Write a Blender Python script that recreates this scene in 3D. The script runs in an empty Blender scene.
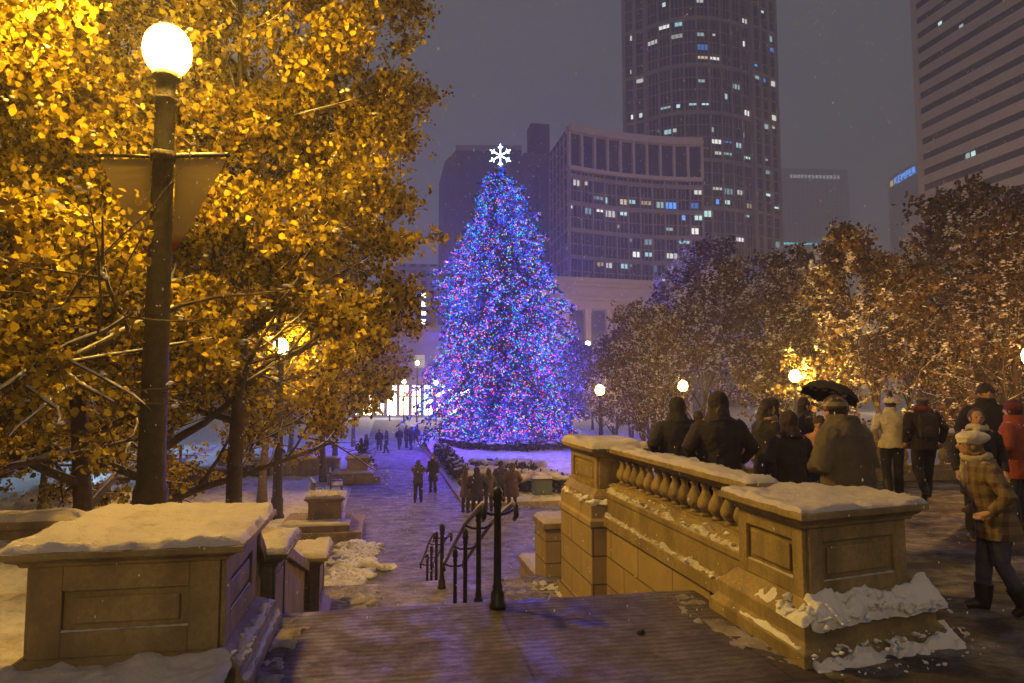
import bpy, math, random
import numpy as np
from math import sin, cos, pi, radians, sqrt, atan, atan2, hypot
from mathutils import noise, Vector

scene = bpy.context.scene
COL = scene.collection
R = random.Random(7)

# ------------------------------------------------------------------ camera
F, CXP, CYP, H = 683.0, 512.0, 341.5, 1.75
PITCH = atan(50.5 / F)
YAW = atan(128 / (F / cos(PITCH)))


def ray(px, py):
    u = (px - CXP) / F; v = (CYP - py) / F
    sy, cy, sp, cp = sin(YAW), cos(YAW), sin(PITCH), cos(PITCH)
    f = (sy * cp, cy * cp, sp); r = (cy, -sy, 0); up = (-sy * sp, -cy * sp, cp)
    return [f[i] + u * r[i] + v * up[i] for i in range(3)]


def gz(px, py, z=0.0):
    d = ray(px, py); t = (z - H) / d[2]
    return (d[0] * t, d[1] * t, z)


def gd(px, py, D):
    d = ray(px, py)
    return (D * d[0], D * d[1], D * d[2] + H)


cam_d = bpy.data.cameras.new('camera')
cam_d.sensor_width = 36; cam_d.lens = F / 1024 * 36
cam_d.clip_start = 0.05; cam_d.clip_end = 3000
cam = bpy.data.objects.new('camera', cam_d); COL.objects.link(cam)
cam.location = (0, 0, H); cam.rotation_euler = (pi / 2 + PITCH, 0, -YAW)
scene.camera = cam

# ------------------------------------------------------------------ materials
def mat(name, base=(.5, .5, .5), rough=.6, metal=0, emit=None, es=0):
    m = bpy.data.materials.new(name); m.use_nodes = True
    b = m.node_tree.nodes['Principled BSDF']
    b.inputs['Base Color'].default_value = (*base, 1)
    b.inputs['Roughness'].default_value = rough
    b.inputs['Metallic'].default_value = metal
    if emit:
        b.inputs['Emission Color'].default_value = (*emit, 1)
        b.inputs['Emission Strength'].default_value = es
    return m


class NT:
    def __init__(s, m):
        s.m = m; s.t = m.node_tree; s.n = s.t.nodes; s.l = s.t.links
        s.b = s.n.get('Principled BSDF')
    def new(s, k, **kw):
        n = s.n.new(k)
        for a, v in kw.items(): setattr(n, a, v)
        return n
    def link(s, a, b): s.l.new(a, b)
    def coord(s, scale=(1, 1, 1), kind='Object', rot=(0, 0, 0)):
        if kind == 'World':
            c = s.new('ShaderNodeNewGeometry').outputs['Position']
        else:
            c = s.new('ShaderNodeTexCoord').outputs[kind]
        mp = s.new('ShaderNodeMapping'); mp.inputs['Scale'].default_value = scale
        mp.inputs['Rotation'].default_value = rot
        s.link(c, mp.inputs['Vector']); return mp.outputs['Vector']
    def noise(s, vec, scale=5, detail=4, rough=.6):
        n = s.new('ShaderNodeTexNoise'); n.inputs['Scale'].default_value = scale
        n.inputs['Detail'].default_value = detail; n.inputs['Roughness'].default_value = rough
        s.link(vec, n.inputs['Vector']); return n.outputs['Fac']
    def ramp(s, fac, stops, interp='LINEAR'):
        r = s.new('ShaderNodeValToRGB'); cr = r.color_ramp; cr.interpolation = interp
        while len(cr.elements) < len(stops): cr.elements.new(.5)
        for e, (p, c) in zip(cr.elements, stops):
            e.position = p; e.color = (*c, 1) if len(c) == 3 else c
        s.link(fac, r.inputs['Fac']); return r.outputs['Color']
    def bump(s, h, strength=.5, dist=.02, normal=None):
        b = s.new('ShaderNodeBump'); b.inputs['Strength'].default_value = strength
        b.inputs['Distance'].default_value = dist; s.link(h, b.inputs['Height'])
        if normal: s.link(normal, b.inputs['Normal'])
        return b.outputs['Normal']
    def mix(s, f, a, b, kind='MIX'):
        n = s.new('ShaderNodeMix'); n.data_type = 'RGBA'; n.blend_type = kind
        if hasattr(f, 'node'): s.link(f, n.inputs[0])
        else: n.inputs[0].default_value = f
        for x, i in ((a, 6), (b, 7)):
            if hasattr(x, 'node'): s.link(x, n.inputs[i])
            else: n.inputs[i].default_value = (*x, 1)
        return n.outputs[2]
    def math(s, op, a, b=0.0):
        n = s.new('ShaderNodeMath'); n.operation = op
        for x, i in ((a, 0), (b, 1)):
            if hasattr(x, 'node'): s.link(x, n.inputs[i])
            else: n.inputs[i].default_value = x
        return n.outputs[0]


def m_noisy(name, c1, c2, scale=6, rough=.7, bump=.3, bd=.01, metal=0, kind='Object', rr=None, detail=5):
    m = mat(name, c1, rough, metal); t = NT(m); v = t.coord(kind=kind)
    n = t.noise(v, scale, detail)
    t.link(t.ramp(n, [(.3, c1), (.7, c2)]), t.b.inputs['Base Color'])
    n2 = t.noise(v, scale * 5, 4)
    if bump: t.link(t.bump(n2, bump, bd), t.b.inputs['Normal'])
    if rr: t.link(t.ramp(n, [(.35, (rr[0],) * 3), (.65, (rr[1],) * 3)]), t.b.inputs['Roughness'])
    return m


def m_snow(name, c=(.8, .8, .82), dirt=(.55, .5, .45), amt=.72, bs=.8, bd=.03, sc=5):
    m = mat(name, c, .75); t = NT(m); v = t.coord(kind='World')
    n = t.noise(v, 2.2, 6, .65)
    t.link(t.ramp(n, [(0.0, c), (amt - .1, c), (amt + .08, dirt)]), t.b.inputs['Base Color'])
    a = t.noise(v, sc, 6, .6); b_ = t.noise(v, sc * 7, 3, .6)
    h = t.math('ADD', a, t.math('MULTIPLY', b_, .25))
    t.link(t.bump(h, bs, bd), t.b.inputs['Normal'])
    return m


M = {}
M['snow'] = m_snow('snow', (.50, .47, .49), (.30, .25, .23), .66, 1.0, .035, 7)
M['snow_ground'] = m_snow('snow_ground', (.62, .61, .64), (.34, .3, .26), .58, 1, .12, 1.6)
M['snow_clump'] = m_snow('snow_clump', (.78, .78, .80), (.6, .55, .5), .75, .8, .03, 12)


def m_stone():
    m = mat('limestone', (.4, .3, .2), .8); t = NT(m); v = t.coord(kind='World')
    n = t.noise(v, 2.5, 8, .7)
    c = t.ramp(n, [(.25, (.17, .125, .05)), (.5, (.33, .25, .11)), (.75, (.45, .35, .165))])
    vs = t.coord((2.6, 2.6, 1.1), kind='World'); st = t.noise(vs, 1.5, 4, .6)
    c = t.mix(t.ramp(st, [(.42, (0, 0, 0)), (.66, (.72, .72, .72))]), c, (.13, .095, .05))
    fine = t.noise(v, 26, 5, .7); c = t.mix(t.ramp(fine, [(.4, (.0,) * 3), (.62, (.45,) * 3)]), c, (.16, .12, .07))
    t.link(c, t.b.inputs['Base Color'])
    t.link(t.bump(t.noise(v, 38, 6, .75), .6, .008), t.b.inputs['Normal'])
    t.link(t.ramp(n, [(.3, (.55,) * 3), (.7, (.9,) * 3)]), t.b.inputs['Roughness'])
    return m


M['stone'] = m_stone()


def m_blocks():
    m = mat('stone_blocks', (.4, .3, .2), .8); t = NT(m)
    g = t.new('ShaderNodeNewGeometry'); sx = t.new('ShaderNodeSeparateXYZ'); t.link(g.outputs['Position'], sx.inputs[0])
    cb = t.new('ShaderNodeCombineXYZ')
    t.link(t.math('ADD', sx.outputs['X'], sx.outputs['Y']), cb.inputs[0]); t.link(t.math('ADD', sx.outputs['Z'], .02), cb.inputs[1])
    br = t.new('ShaderNodeTexBrick'); br.inputs['Scale'].default_value = 1
    br.inputs['Brick Width'].default_value = .95; br.inputs['Row Height'].default_value = .36
    br.inputs['Mortar Size'].default_value = .012; br.inputs['Color1'].default_value = (.43, .33, .18, 1)
    br.inputs['Color2'].default_value = (.34, .26, .14, 1); br.inputs['Mortar'].default_value = (.12, .095, .06, 1)
    t.link(cb.outputs[0], br.inputs['Vector'])
    v = t.coord(kind='World'); n = t.noise(v, 3, 7, .7)
    c = t.mix(t.ramp(n, [(.35, (.0,) * 3), (.75, (.55,) * 3)]), br.outputs['Color'], (.2, .15, .09))
    t.link(c, t.b.inputs['Base Color'])
    nb = t.bump(t.noise(v, 40, 5), .35, .006)
    t.link(t.bump(t.math('SUBTRACT', 1.0, br.outputs['Fac']), .8, .015, nb), t.b.inputs['Normal'])
    return m


M['blocks'] = m_blocks()


def m_plaza(name, stripes=True, snow_lo=.5, snow_hi=.68, dark=(.022, .017, .019), light=(.06, .046, .045)):
    m = mat(name, dark, .5); t = NT(m); v = t.coord(kind='World')
    n1 = t.noise(v, .9, 8, .72); n2 = t.noise(v, 6, 5, .65)
    n3 = t.noise(t.coord((1, 1.7, 1), kind='World', rot=(0, 0, .3)), 1.1, 7, .68)
    base = t.mix(n2, dark, light)
    if stripes:
        wv = t.new('ShaderNodeTexWave'); wv.wave_type = 'BANDS'; wv.bands_direction = 'Y'
        wv.inputs['Scale'].default_value = 4.2; wv.inputs['Distortion'].default_value = 2.6
        wv.inputs['Detail'].default_value = 4; wv.inputs['Detail Scale'].default_value = 3
        t.link(v, wv.inputs['Vector'])
        strip = wv.outputs['Fac']
        # slabs with one straight joint
        br = t.new('ShaderNodeTexBrick'); br.offset = 0; br.inputs['Scale'].default_value = 1
        br.inputs['Brick Width'].default_value = 1.55; br.inputs['Row Height'].default_value = 1.9
        br.inputs['Mortar Size'].default_value = .012
        mp = t.new('ShaderNodeMapping'); mp.inputs['Location'].default_value = (.62, -.1, 0); t.link(v, mp.inputs['Vector'])
        t.link(mp.outputs['Vector'], br.inputs['Vector'])
        joint = br.outputs['Fac']
        base = t.mix(joint, base, (.012, .01, .01))
        f = t.math('MULTIPLY', t.ramp(strip, [(.28, (.4,) * 3), (.88, (1, 1, 1))]), t.ramp(n1, [(.38, (.0,) * 3), (.6, (1,) * 3)]))
        strip = t.math('MULTIPLY', strip, t.ramp(t.noise(v, 2.3, 6, .7), [(.35, (.15,) * 3), (.6, (1,) * 3)]))
    else:
        strip = n3
        f = t.ramp(n3, [(snow_lo, (0, 0, 0)), (snow_hi, (1, 1, 1))])
    f = t.math('MULTIPLY', f, t.ramp(n2, [(.3, (.25,) * 3), (.6, (1,) * 3)]))
    t.link(t.mix(t.math('MULTIPLY', f, .26 if stripes else .5), base, (.5, .48, .5)), t.b.inputs['Base Color'])
    t.link(t.ramp(t.noise(v, 3.2, 5, .7), [(.38, (.46,) * 3), (.58, (.9,) * 3)]), t.b.inputs['Roughness'])
    h = t.math('ADD', t.math('MULTIPLY', strip, .26), t.math('ADD', t.math('MULTIPLY', n2, .7), t.math('MULTIPLY', t.noise(v, 15, 6, .75), .8)))
    t.link(t.bump(h, .7 if stripes else .9, .02 if stripes else .035), t.b.inputs['Normal'])
    return m


M['plaza'] = m_plaza('wet_plaza')
M['terrace'] = m_plaza('slushy_terrace', False, .45, .62)
M['path'] = m_plaza('trodden_path', False, .38, .58, (.042, .038, .042), (.11, .10, .11))
M['bark'] = m_noisy('bark', (.05, .035, .022), (.12, .085, .055), 8, .9, .8, .02)
M['bark_far'] = m_noisy('bark_far', (.035, .025, .02), (.08, .055, .04), 8, .9, .6, .02)
M['iron'] = m_noisy('black_iron', (.012, .012, .013), (.03, .028, .026), 15, .35, .3, .003, .3)
M['post'] = m_noisy('post_paint', (.018, .012, .008), (.05, .032, .018), 14, .6, .9, .02, .2)
M['fabric_dark'] = m_noisy('fabric_dark', (.012, .011, .013), (.028, .025, .028), 10, .85, .3, .006)
M['shoe'] = mat('shoe_leather', (.02, .015, .012), .5)
M['skin'] = mat('skin', (.48, .27, .18), .55)
M['eye'] = mat('eye_dark', (.02, .015, .012), .3)
M['lips'] = mat('lips', (.35, .12, .1), .5)


def m_leaf(name, cols, rough=.55, trans=.45):
    m = bpy.data.materials.new(name); m.use_nodes = True; t = NT(m)
    g = t.new('ShaderNodeNewGeometry')
    n = len(cols)
    c = t.ramp(g.outputs['Random Per Island'], [(i / n, cc) for i, cc in enumerate(cols)], 'CONSTANT')
    t.link(c, t.b.inputs['Base Color']); t.b.inputs['Roughness'].default_value = rough
    tr = t.new('ShaderNodeBsdfTranslucent'); t.link(c, tr.inputs['Color'])
    mx = t.new('ShaderNodeMixShader'); mx.inputs[0].default_value = trans
    t.link(t.b.outputs[0], mx.inputs[1]); t.link(tr.outputs[0], mx.inputs[2])
    t.link(mx.outputs[0], t.n['Material Output'].inputs['Surface'])
    return m


M['leaf'] = m_leaf('autumn_leaf', [(.62, .46, .012), (.36, .25, .01), (.68, .52, .03), (.18, .11, .01), (.5, .37, .012), (.09, .055, .01), (.34, .27, .02)])
M['leaf_rust'] = m_leaf('rust_leaf', [(.10, .06, .03), (.055, .035, .028), (.17, .11, .04), (.04, .028, .026), (.22, .15, .045)], .6, .25)
M['needle'] = m_leaf('needle', [(.012, .03, .02), (.018, .04, .028), (.008, .018, .016)], .6, .1)
M['hedge'] = m_leaf('hedge_leaf', [(.015, .022, .01), (.03, .035, .015), (.01, .014, .008), (.05, .04, .02)], .6, .1)

# ------------------------------------------------------------------ object helpers
def setp(o, label=None, cat=None, group=None, kind=None):
    if label: o['label'] = label
    if cat: o['category'] = cat
    if group: o['group'] = group
    if kind: o['kind'] = kind
    return o


def thing(name, label, cat, loc=(0, 0, 0), rz=0, group=None):
    o = bpy.data.objects.new(name, None); COL.objects.link(o)
    o.location = loc; o.rotation_euler = (0, 0, rz); o.empty_display_size = .2
    return setp(o, label, cat, group)


class MB:
    def __init__(s): s.v = []; s.f = []
    def add(s, vs, fs):
        b = len(s.v); s.v.extend(vs); s.f.extend([tuple(i + b for i in f) for f in fs]); return s
    def box(s, c, d, rz=0, tap=1.0):
        x, y, z = c; a, b, h = d[0] / 2, d[1] / 2, d[2] / 2; cs, sn = cos(rz), sin(rz); vs = []
        for k, zz in ((1, -h), (tap, h)):
            for sx, sy in ((-1, -1), (1, -1), (1, 1), (-1, 1)):
                X, Y = sx * a * k, sy * b * k
                vs.append((x + X * cs - Y * sn, y + X * sn + Y * cs, z + zz))
        return s.add(vs, [(0, 3, 2, 1), (4, 5, 6, 7), (0, 1, 5, 4), (1, 2, 6, 5), (2, 3, 7, 6), (3, 0, 4, 7)])
    def obox(s, p0, p1, u0, u1, n0, n1, z0, z1):
        """box along p0->p1: u along, n to the right-hand (outward) side, z up"""
        dx, dy = p1[0] - p0[0], p1[1] - p0[1]; L = hypot(dx, dy); ux, uy = dx / L, dy / L; nx, ny = uy, -ux
        P = lambda u, n, z: (p0[0] + ux * u + nx * n, p0[1] + uy * u + ny * n, z)
        vs = [P(u0, n0, z0), P(u1, n0, z0), P(u1, n1, z0), P(u0, n1, z0), P(u0, n0, z1), P(u1, n0, z1), P(u1, n1, z1), P(u0, n1, z1)]
        return s.add(vs, [(0, 1, 2, 3), (7, 6, 5, 4), (4, 5, 1, 0), (5, 6, 2, 1), (6, 7, 3, 2), (7, 4, 0, 3)])
    def loft(s, rings, caps=True, closed=True):
        n = len(rings[0]); b = len(s.v)
        for r in rings: s.v.extend(r)
        for i in range(len(rings) - 1):
            for j in range(n if closed else n - 1):
                k = (j + 1) % n
                s.f.append((b + i * n + j, b + i * n + k, b + (i + 1) * n + k, b + (i + 1) * n + j))
        if caps:
            s.f.append(tuple(b + j for j in reversed(range(n))))
            s.f.append(tuple(b + (len(rings) - 1) * n + j for j in range(n)))
        return s
    def lathe(s, prof, c=(0, 0, 0), n=16, caps=True):
        return s.loft([[(c[0] + r * cos(2 * pi * j / n), c[1] + r * sin(2 * pi * j / n), c[2] + z) for j in range(n)] for r, z in prof], caps)
    def tube(s, pts, rad, n=6, caps=True):
        pts = [Vector(p) for p in pts]; rings = []
        if not hasattr(rad, '__len__'): rad = [rad] * len(pts)
        t0 = (pts[1] - pts[0]).normalized()
        a = t0.cross(Vector((0, 0, 1)))
        if a.length < .1: a = t0.cross(Vector((1, 0, 0)))
        a.normalize()
        for i, p in enumerate(pts):
            t = (pts[min(i + 1, len(pts) - 1)] - pts[max(i - 1, 0)])
            if t.length < 1e-9: t = t0
            t = t.normalized(); a = (a - t * a.dot(t)).normalized(); b = t.cross(a)
            rings.append([tuple(p + (a * cos(2 * pi * j / n) + b * sin(2 * pi * j / n)) * rad[i]) for j in range(n)])
        return s.loft(rings, caps)
    def ell(s, c, r, n=10, m=7, rz=0, top=1.0, bottom=-1.0):
        rings = []
        for i in range(m + 1):
            zz = bottom + (top - bottom) * i / m
            ph = math.asin(max(-1, min(1, zz))); k = max(cos(ph), .02)
            ring = []
            for j in range(n):
                X, Y = r[0] * k * cos(2 * pi * j / n), r[1] * k * sin(2 * pi * j / n)
                ring.append((c[0] + X * cos(rz) - Y * sin(rz), c[1] + X * sin(rz) + Y * cos(rz), c[2] + r[2] * sin(ph)))
            rings.append(ring)
        return s.loft(rings)
    def mesh(s, name):
        me = bpy.data.meshes.new(name); me.from_pydata([tuple(v) for v in s.v], [], s.f); me.update(); return me
    def build(s, name, m, parent=None, smooth=False, bevel=0):
        return link(s.mesh(name), name, m, parent, smooth, bevel)


def link(me, name, m, parent=None, smooth=False, bevel=0):
    o = bpy.data.objects.new(name, me); COL.objects.link(o)
    if m: me.materials.append(m)
    if parent: o.parent = parent
    if smooth:
        me.polygons.foreach_set('use_smooth', [True] * len(me.polygons))
    if bevel:
        b = o.modifiers.new('bevel', 'BEVEL'); b.width = bevel; b.segments = 2; b.limit_method = 'ANGLE'
    return o


def quads_mesh(name, P):
    """P: (n,4,3) array of quads"""
    n = len(P); me = bpy.data.meshes.new(name)
    me.vertices.add(4 * n); me.vertices.foreach_set('co', P.reshape(-1).astype(np.float32))
    me.loops.add(4 * n); me.loops.foreach_set('vertex_index', np.arange(4 * n, dtype=np.int32))
    me.polygons.add(n); me.polygons.foreach_set('loop_start', np.arange(0, 4 * n, 4, dtype=np.int32))
    me.polygons.foreach_set('loop_total', np.full(n, 4, dtype=np.int32))
    me.update(calc_edges=True); return me


def hex_mesh(name, P):
    return poly_mesh(name, P.reshape(-1, 3), np.arange(len(P) * 6).reshape(-1, 6))


def poly_mesh(name, V, Fc):
    """V (n,3), Fc (m,k) same-size faces"""
    m, k = Fc.shape; me = bpy.data.meshes.new(name)
    me.vertices.add(len(V)); me.vertices.foreach_set('co', V.reshape(-1).astype(np.float32))
    me.loops.add(m * k); me.loops.foreach_set('vertex_index', Fc.reshape(-1).astype(np.int32))
    me.polygons.add(m); me.polygons.foreach_set('loop_start', np.arange(0, m * k, k, dtype=np.int32))
    me.polygons.foreach_set('loop_total', np.full(m, k, dtype=np.int32))
    me.update(calc_edges=True); return me


def copy_tree(o, parent=None, label=None):
    c = o.copy(); COL.objects.link(c)
    if parent: c.parent = parent
    if label: c['label'] = label
    for ch in list(o.children): copy_tree(ch, c)
    return c


def remeshed(mb, voxel=.015, smooth=2, disp=0, dscale=8, lap=.5):
    """one continuous surface grown round overlapping shapes"""
    me = mb.mesh('tmp'); o = bpy.data.objects.new('tmp', me); COL.objects.link(o)
    r = o.modifiers.new('r', 'REMESH'); r.mode = 'VOXEL'; r.voxel_size = voxel
    if smooth:
        s = o.modifiers.new('s', 'SMOOTH'); s.factor = lap; s.iterations = smooth
    dg = bpy.context.evaluated_depsgraph_get(); dg.update()
    out = bpy.data.meshes.new_from_object(o.evaluated_get(dg))
    bpy.data.objects.remove(o)
    if disp:
        for v in out.vertices:
            p = v.co * dscale
            v.co += Vector((noise.noise(p), noise.noise(p + Vector((9, 3, 1))), noise.noise(p + Vector((2, 7, 5))))) * disp
            p = p * 2.7; v.co += Vector((noise.noise(p), noise.noise(p + Vector((9, 3, 1))), noise.noise(p + Vector((2, 7, 5))))) * disp * .6
            p = p * 2.3; v.co += Vector((noise.noise(p), noise.noise(p + Vector((9, 3, 1))), noise.noise(p + Vector((2, 7, 5))))) * disp * .45
    return out


def fbm(x, y, s=1.0, z=0.0):
    return noise.fractal(Vector((x * s, y * s, z)), 1.0, 2.0, 5)


def sheet(name, x0, x1, y0, y1, zf, m, nx, ny, parent=None, smooth=True, skirt=0.0):
    V = []; Fc = []
    for j in range(ny + 1):
        for i in range(nx + 1):
            x = x0 + (x1 - x0) * i / nx; y = y0 + (y1 - y0) * j / ny
            V.append((x, y, zf(x, y)))
    for j in range(ny):
        for i in range(nx):
            a = j * (nx + 1) + i; Fc.append((a, a + 1, a + nx + 2, a + nx + 1))
    me = bpy.data.meshes.new(name); me.from_pydata(V, [], Fc); me.update()
    return link(me, name, m, parent, smooth)


def offset_poly(P, d):
    """P counter-clockwise convex polygon, grow by d"""
    n = len(P); out = []
    for i in range(n):
        a, b, c = P[i - 1], P[i], P[(i + 1) % n]
        d1 = (b[0] - a[0], b[1] - a[1]); d2 = (c[0] - b[0], c[1] - b[1])
        l1, l2 = hypot(*d1), hypot(*d2)
        n1 = (d1[1] / l1, -d1[0] / l1); n2 = (d2[1] / l2, -d2[0] / l2)
        k = 1 + n1[0] * n2[0] + n1[1] * n2[1]
        out.append((b[0] + d * (n1[0] + n2[0]) / k, b[1] + d * (n1[1] + n2[1]) / k))
    return out


def mold(mb, P, prof):
    mb.loft([[(x, y, z) for x, y in offset_poly(P, o)] for o, z in prof]); return mb


def snow_cap(P, z, th, nu=24, nv=24, seed=0, rough=.35, slope=None, ragged=.03):
    """soft lumpy layer over a quad P (CCW), closed underneath"""
    V = []; Fc = []
    for j in range(nv + 1):
        for i in range(nu + 1):
            u, v = i / nu, j / nv
            x = (P[0][0] * (1 - u) + P[1][0] * u) * (1 - v) + (P[3][0] * (1 - u) + P[2][0] * u) * v
            y = (P[0][1] * (1 - u) + P[1][1] * u) * (1 - v) + (P[3][1] * (1 - u) + P[2][1] * u) * v
            Lx = hypot(P[1][0] - P[0][0], P[1][1] - P[0][1]); Ly = hypot(P[3][0] - P[0][0], P[3][1] - P[0][1])
            e = min(u * Lx, (1 - u) * Lx, v * Ly, (1 - v) * Ly)
            k = min(1, e / (th * 1.1)); k = .25 + .75 * sqrt(max(0, 1 - (1 - k) ** 2)) if e > 1e-6 else 0
            h = th * k * (1 + rough * 1.2 * fbm(x, y, 2.4, seed) + rough * .7 * fbm(x, y, 8, seed + 3))
            zz = z + h + (slope(x, y) if slope else 0)
            if e < 1e-6:
                a, b = noise.noise(Vector((x * 9, y * 9, seed))), noise.noise(Vector((x * 9, y * 9, seed + 5)))
                x += a * ragged; y += b * ragged
            V.append((x, y, zz))
    n = nu + 1
    for j in range(nv):
        for i in range(nu):
            a = j * n + i; Fc.append((a, a + 1, a + n + 1, a + n))
    mb = MB(); mb.v = V; mb.f = Fc
    return mb


def clump_mesh(path, n, r0, r1, spread, seed, flat=.6, voxel=.02, disp=.012):
    """crumbly pile of snow lumps scattered along a path"""
    rr = random.Random(seed); mb = MB()
    for i in range(n):
        t = rr.random() * (len(path) - 1); k = min(int(t), len(path) - 2); f = t - k
        a, b = path[k], path[k + 1]
        p = [a[q] * (1 - f) + b[q] * f + rr.gauss(0, spread[q]) for q in range(3)]
        r = rr.uniform(r0, r1)
        mb.ell(p, (r * rr.uniform(.8, 1.4), r * rr.uniform(.8, 1.4), r * flat * rr.uniform(.7, 1.3)), 7, 5, rr.random() * 3)
    return remeshed(mb, voxel, 3, disp, 14)


# ------------------------------------------------------------------ setting
GZ = -2.65


def ground_h(x, y):
    z = GZ - .03 + .10 * fbm(x, y, .35) + .03 * fbm(x, y, 2.1, 4)
    if x < -2: z += .12 * fbm(x, y, .8, 9)
    if -20 < x < -9 and 26 < y < 31: z += .75 * math.exp(-((y - 28.3) / 1.1) ** 2) * (1 + .4 * fbm(x, y, .9, 2))
    return z


# ground: fine near, coarse far, one sheet
xs = sorted(set([round(v, 3) for v in list(np.arange(-24, 26, .3)) + list(-24 - np.geomspace(1, 700, 16)) + list(26 + np.geomspace(1, 700, 16))]))
ys = sorted(set([round(v, 3) for v in list(np.arange(9, 60, .35)) + list(60 + np.geomspace(1, 900, 18)) + list(9 - np.geomspace(1, 200, 8))]))
V = []; Fc = []
for y in ys:
    for x in xs:
        near = -24 < x < 26 and 9 < y < 60
        z = ground_h(x, y) if near else GZ - .02
        if -.2 < x < 3.6 and y > 14: z = min(z, GZ - .03)
        if -1.5 < x < 25 and 9 < y < 26.5: z = min(z, GZ - .03)
        V.append((x, y, z if y > 14.6 or x < -1.2 or x > 12 else GZ - .05))
nx = len(xs)
for j in range(len(ys) - 1):
    for i in range(nx - 1):
        a = j * nx + i; Fc.append((a, a + 1, a + nx + 1, a + nx))
me = bpy.data.meshes.new('ground'); me.from_pydata(V, [], Fc)
setp(link(me, 'ground', M['snow_ground'], smooth=True), kind='structure')

# trodden path and the crossing walk in front of the tree bed
mb = MB()
setp(sheet('path', -1.4, 3.05, 14.2, 110, lambda x, y: GZ + .012 + .012 * fbm(x, y, 1.6), M['path'], 18, 240), kind='structure')
setp(sheet('cross_path', 3.05, 22, 14.2, 26.4, lambda x, y: GZ + .012 + .012 * fbm(x, y, 1.6), M['path'], 50, 36), kind='structure')
# kerb round the bed
mb = MB()
mb.box((3.12, 56, GZ + .06), (.16, 59.2, .16)); mb.box((12.6, 26.45, GZ + .06), (19, .16, .16))
setp(mb.build('kerb', M['stone'], bevel=.02), kind='structure')
# ice rink, pale
M['ice'] = m_noisy('ice', (.62, .72, .8), (.75, .82, .88), .6, .25, .2, .01, kind='World')
mb = MB(); mb.box((-31, 45.5, GZ + .1), (36, 26, .2)); setp(mb.build('ice_rink', M['ice']), kind='structure')

# upper terraces: right block, left block, near plaza, stairs, landing
def slab(name, x0, x1, y0, y1, z0, z1, m, step=.12, amp=.012, rise=None):
    nx = max(1, int((x1 - x0) / step)); ny = max(1, int((y1 - y0) / step))
    V = []; Fc = []
    for j in range(ny + 1):
        for i in range(nx + 1):
            x = x0 + (x1 - x0) * i / nx; y = y0 + (y1 - y0) * j / ny
            V.append((x, y, z1 + amp * fbm(x, y, 1.8) + (rise(x, y) if rise else 0)))
    n = nx + 1
    for j in range(ny):
        for i in range(nx):
            a = j * n + i; Fc.append((a, a + 1, a + n + 1, a + n))
    rim = [i for i in range(n)] + [j * n + nx for j in range(1, ny + 1)] + [ny * n + i for i in range(nx - 1, -1, -1)] + [j * n for j in range(ny - 1, 0, -1)]
    b = len(V)
    for r in rim: V.append((V[r][0], V[r][1], z0))
    for k in range(len(rim)):
        k2 = (k + 1) % len(rim); Fc.append((rim[k2], rim[k], b + k, b + k2))
    me = bpy.data.meshes.new(name); me.from_pydata(V, [], Fc); me.update()
    return setp(link(me, name, m, smooth=True), kind='structure')


slab('plaza', -1.3, 2.72, -6, 5.8, -.9, 0, M['plaza'], .1, .006)
slab('right_terrace', 2.72, 26, -6, 5.5, -2.7, 0.0, M['terrace'], .16, .02)
slab('right_terrace', 3.05, 26, 5.5, 10.25, -2.7, -.003, M['terrace'], .16, .02)
slab('right_terrace', 4.7, 26, 10.25, 12.6, -2.7, -.004, M['terrace'], .16, .02)
slab('left_terrace', -14, -1.3, -6, 8.6, -2.7, -.02, M['snow_ground'], .14, .10,
     lambda x, y: .12 * math.exp(-((x + 1.9) / .9) ** 2 - ((y - 3.6) / .6) ** 2) + .12 * math.exp(-((y - 8.2) / .9) ** 2) * math.exp(-((x + 3) / 1.6) ** 2) * 2)
mb = MB(); N1 = 8
y0 = 5.8; dz = 1.31 / N1; dy = .42
prof = []
for i in range(N1):
    mb.box((.93, y0 + dy * (i + .5), (-dz * (i + 1) - 2.8) / 2), (3.9, dy, 2.8 - dz * (i + 1)))
setp(mb.build('stairs', M['path'], bevel=.012), kind='structure')
slab('landing', -1.3, 3.0, y0 + dy * N1, 11.4, -2.8, -1.31, M['path'], .1, .008)
mb = MB(); y1 = 11.4; dz2 = (-1.31 - GZ) / 8
for i in range(7):
    mb.box((.93, y1 + .4 * (i + .5), (-1.31 - dz2 * (i + 1) - 2.8) / 2), (3.9, .4, 2.8 - 1.31 - dz2 * (i + 1)))
setp(mb.build('lower_stairs', M['path'], bevel=.012), kind='structure')

# ------------------------------------------------------------------ stone pedestals
def face_panel(mbS, mbP, p0, p1, z0, z1, mu=.14, mv=.12, depth=.03, inner=.05):
    """stiles standing proud of the core on face p0->p1 and a raised field inside them"""
    L = hypot(p1[0] - p0[0], p1[1] - p0[1])
    mbS.obox(p0, p1, 0, mu, .001, depth, z0, z1); mbS.obox(p0, p1, L - mu, L, .001, depth, z0, z1)
    mbS.obox(p0, p1, mu, L - mu, .001, depth, z0, z0 + mv); mbS.obox(p0, p1, mu, L - mu, .001, depth, z1 - mv, z1)
    mbP.obox(p0, p1, mu + inner, L - mu - inner, .002, depth * .7, z0 + mv + inner * .8, z1 - mv - inner * .8)


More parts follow.
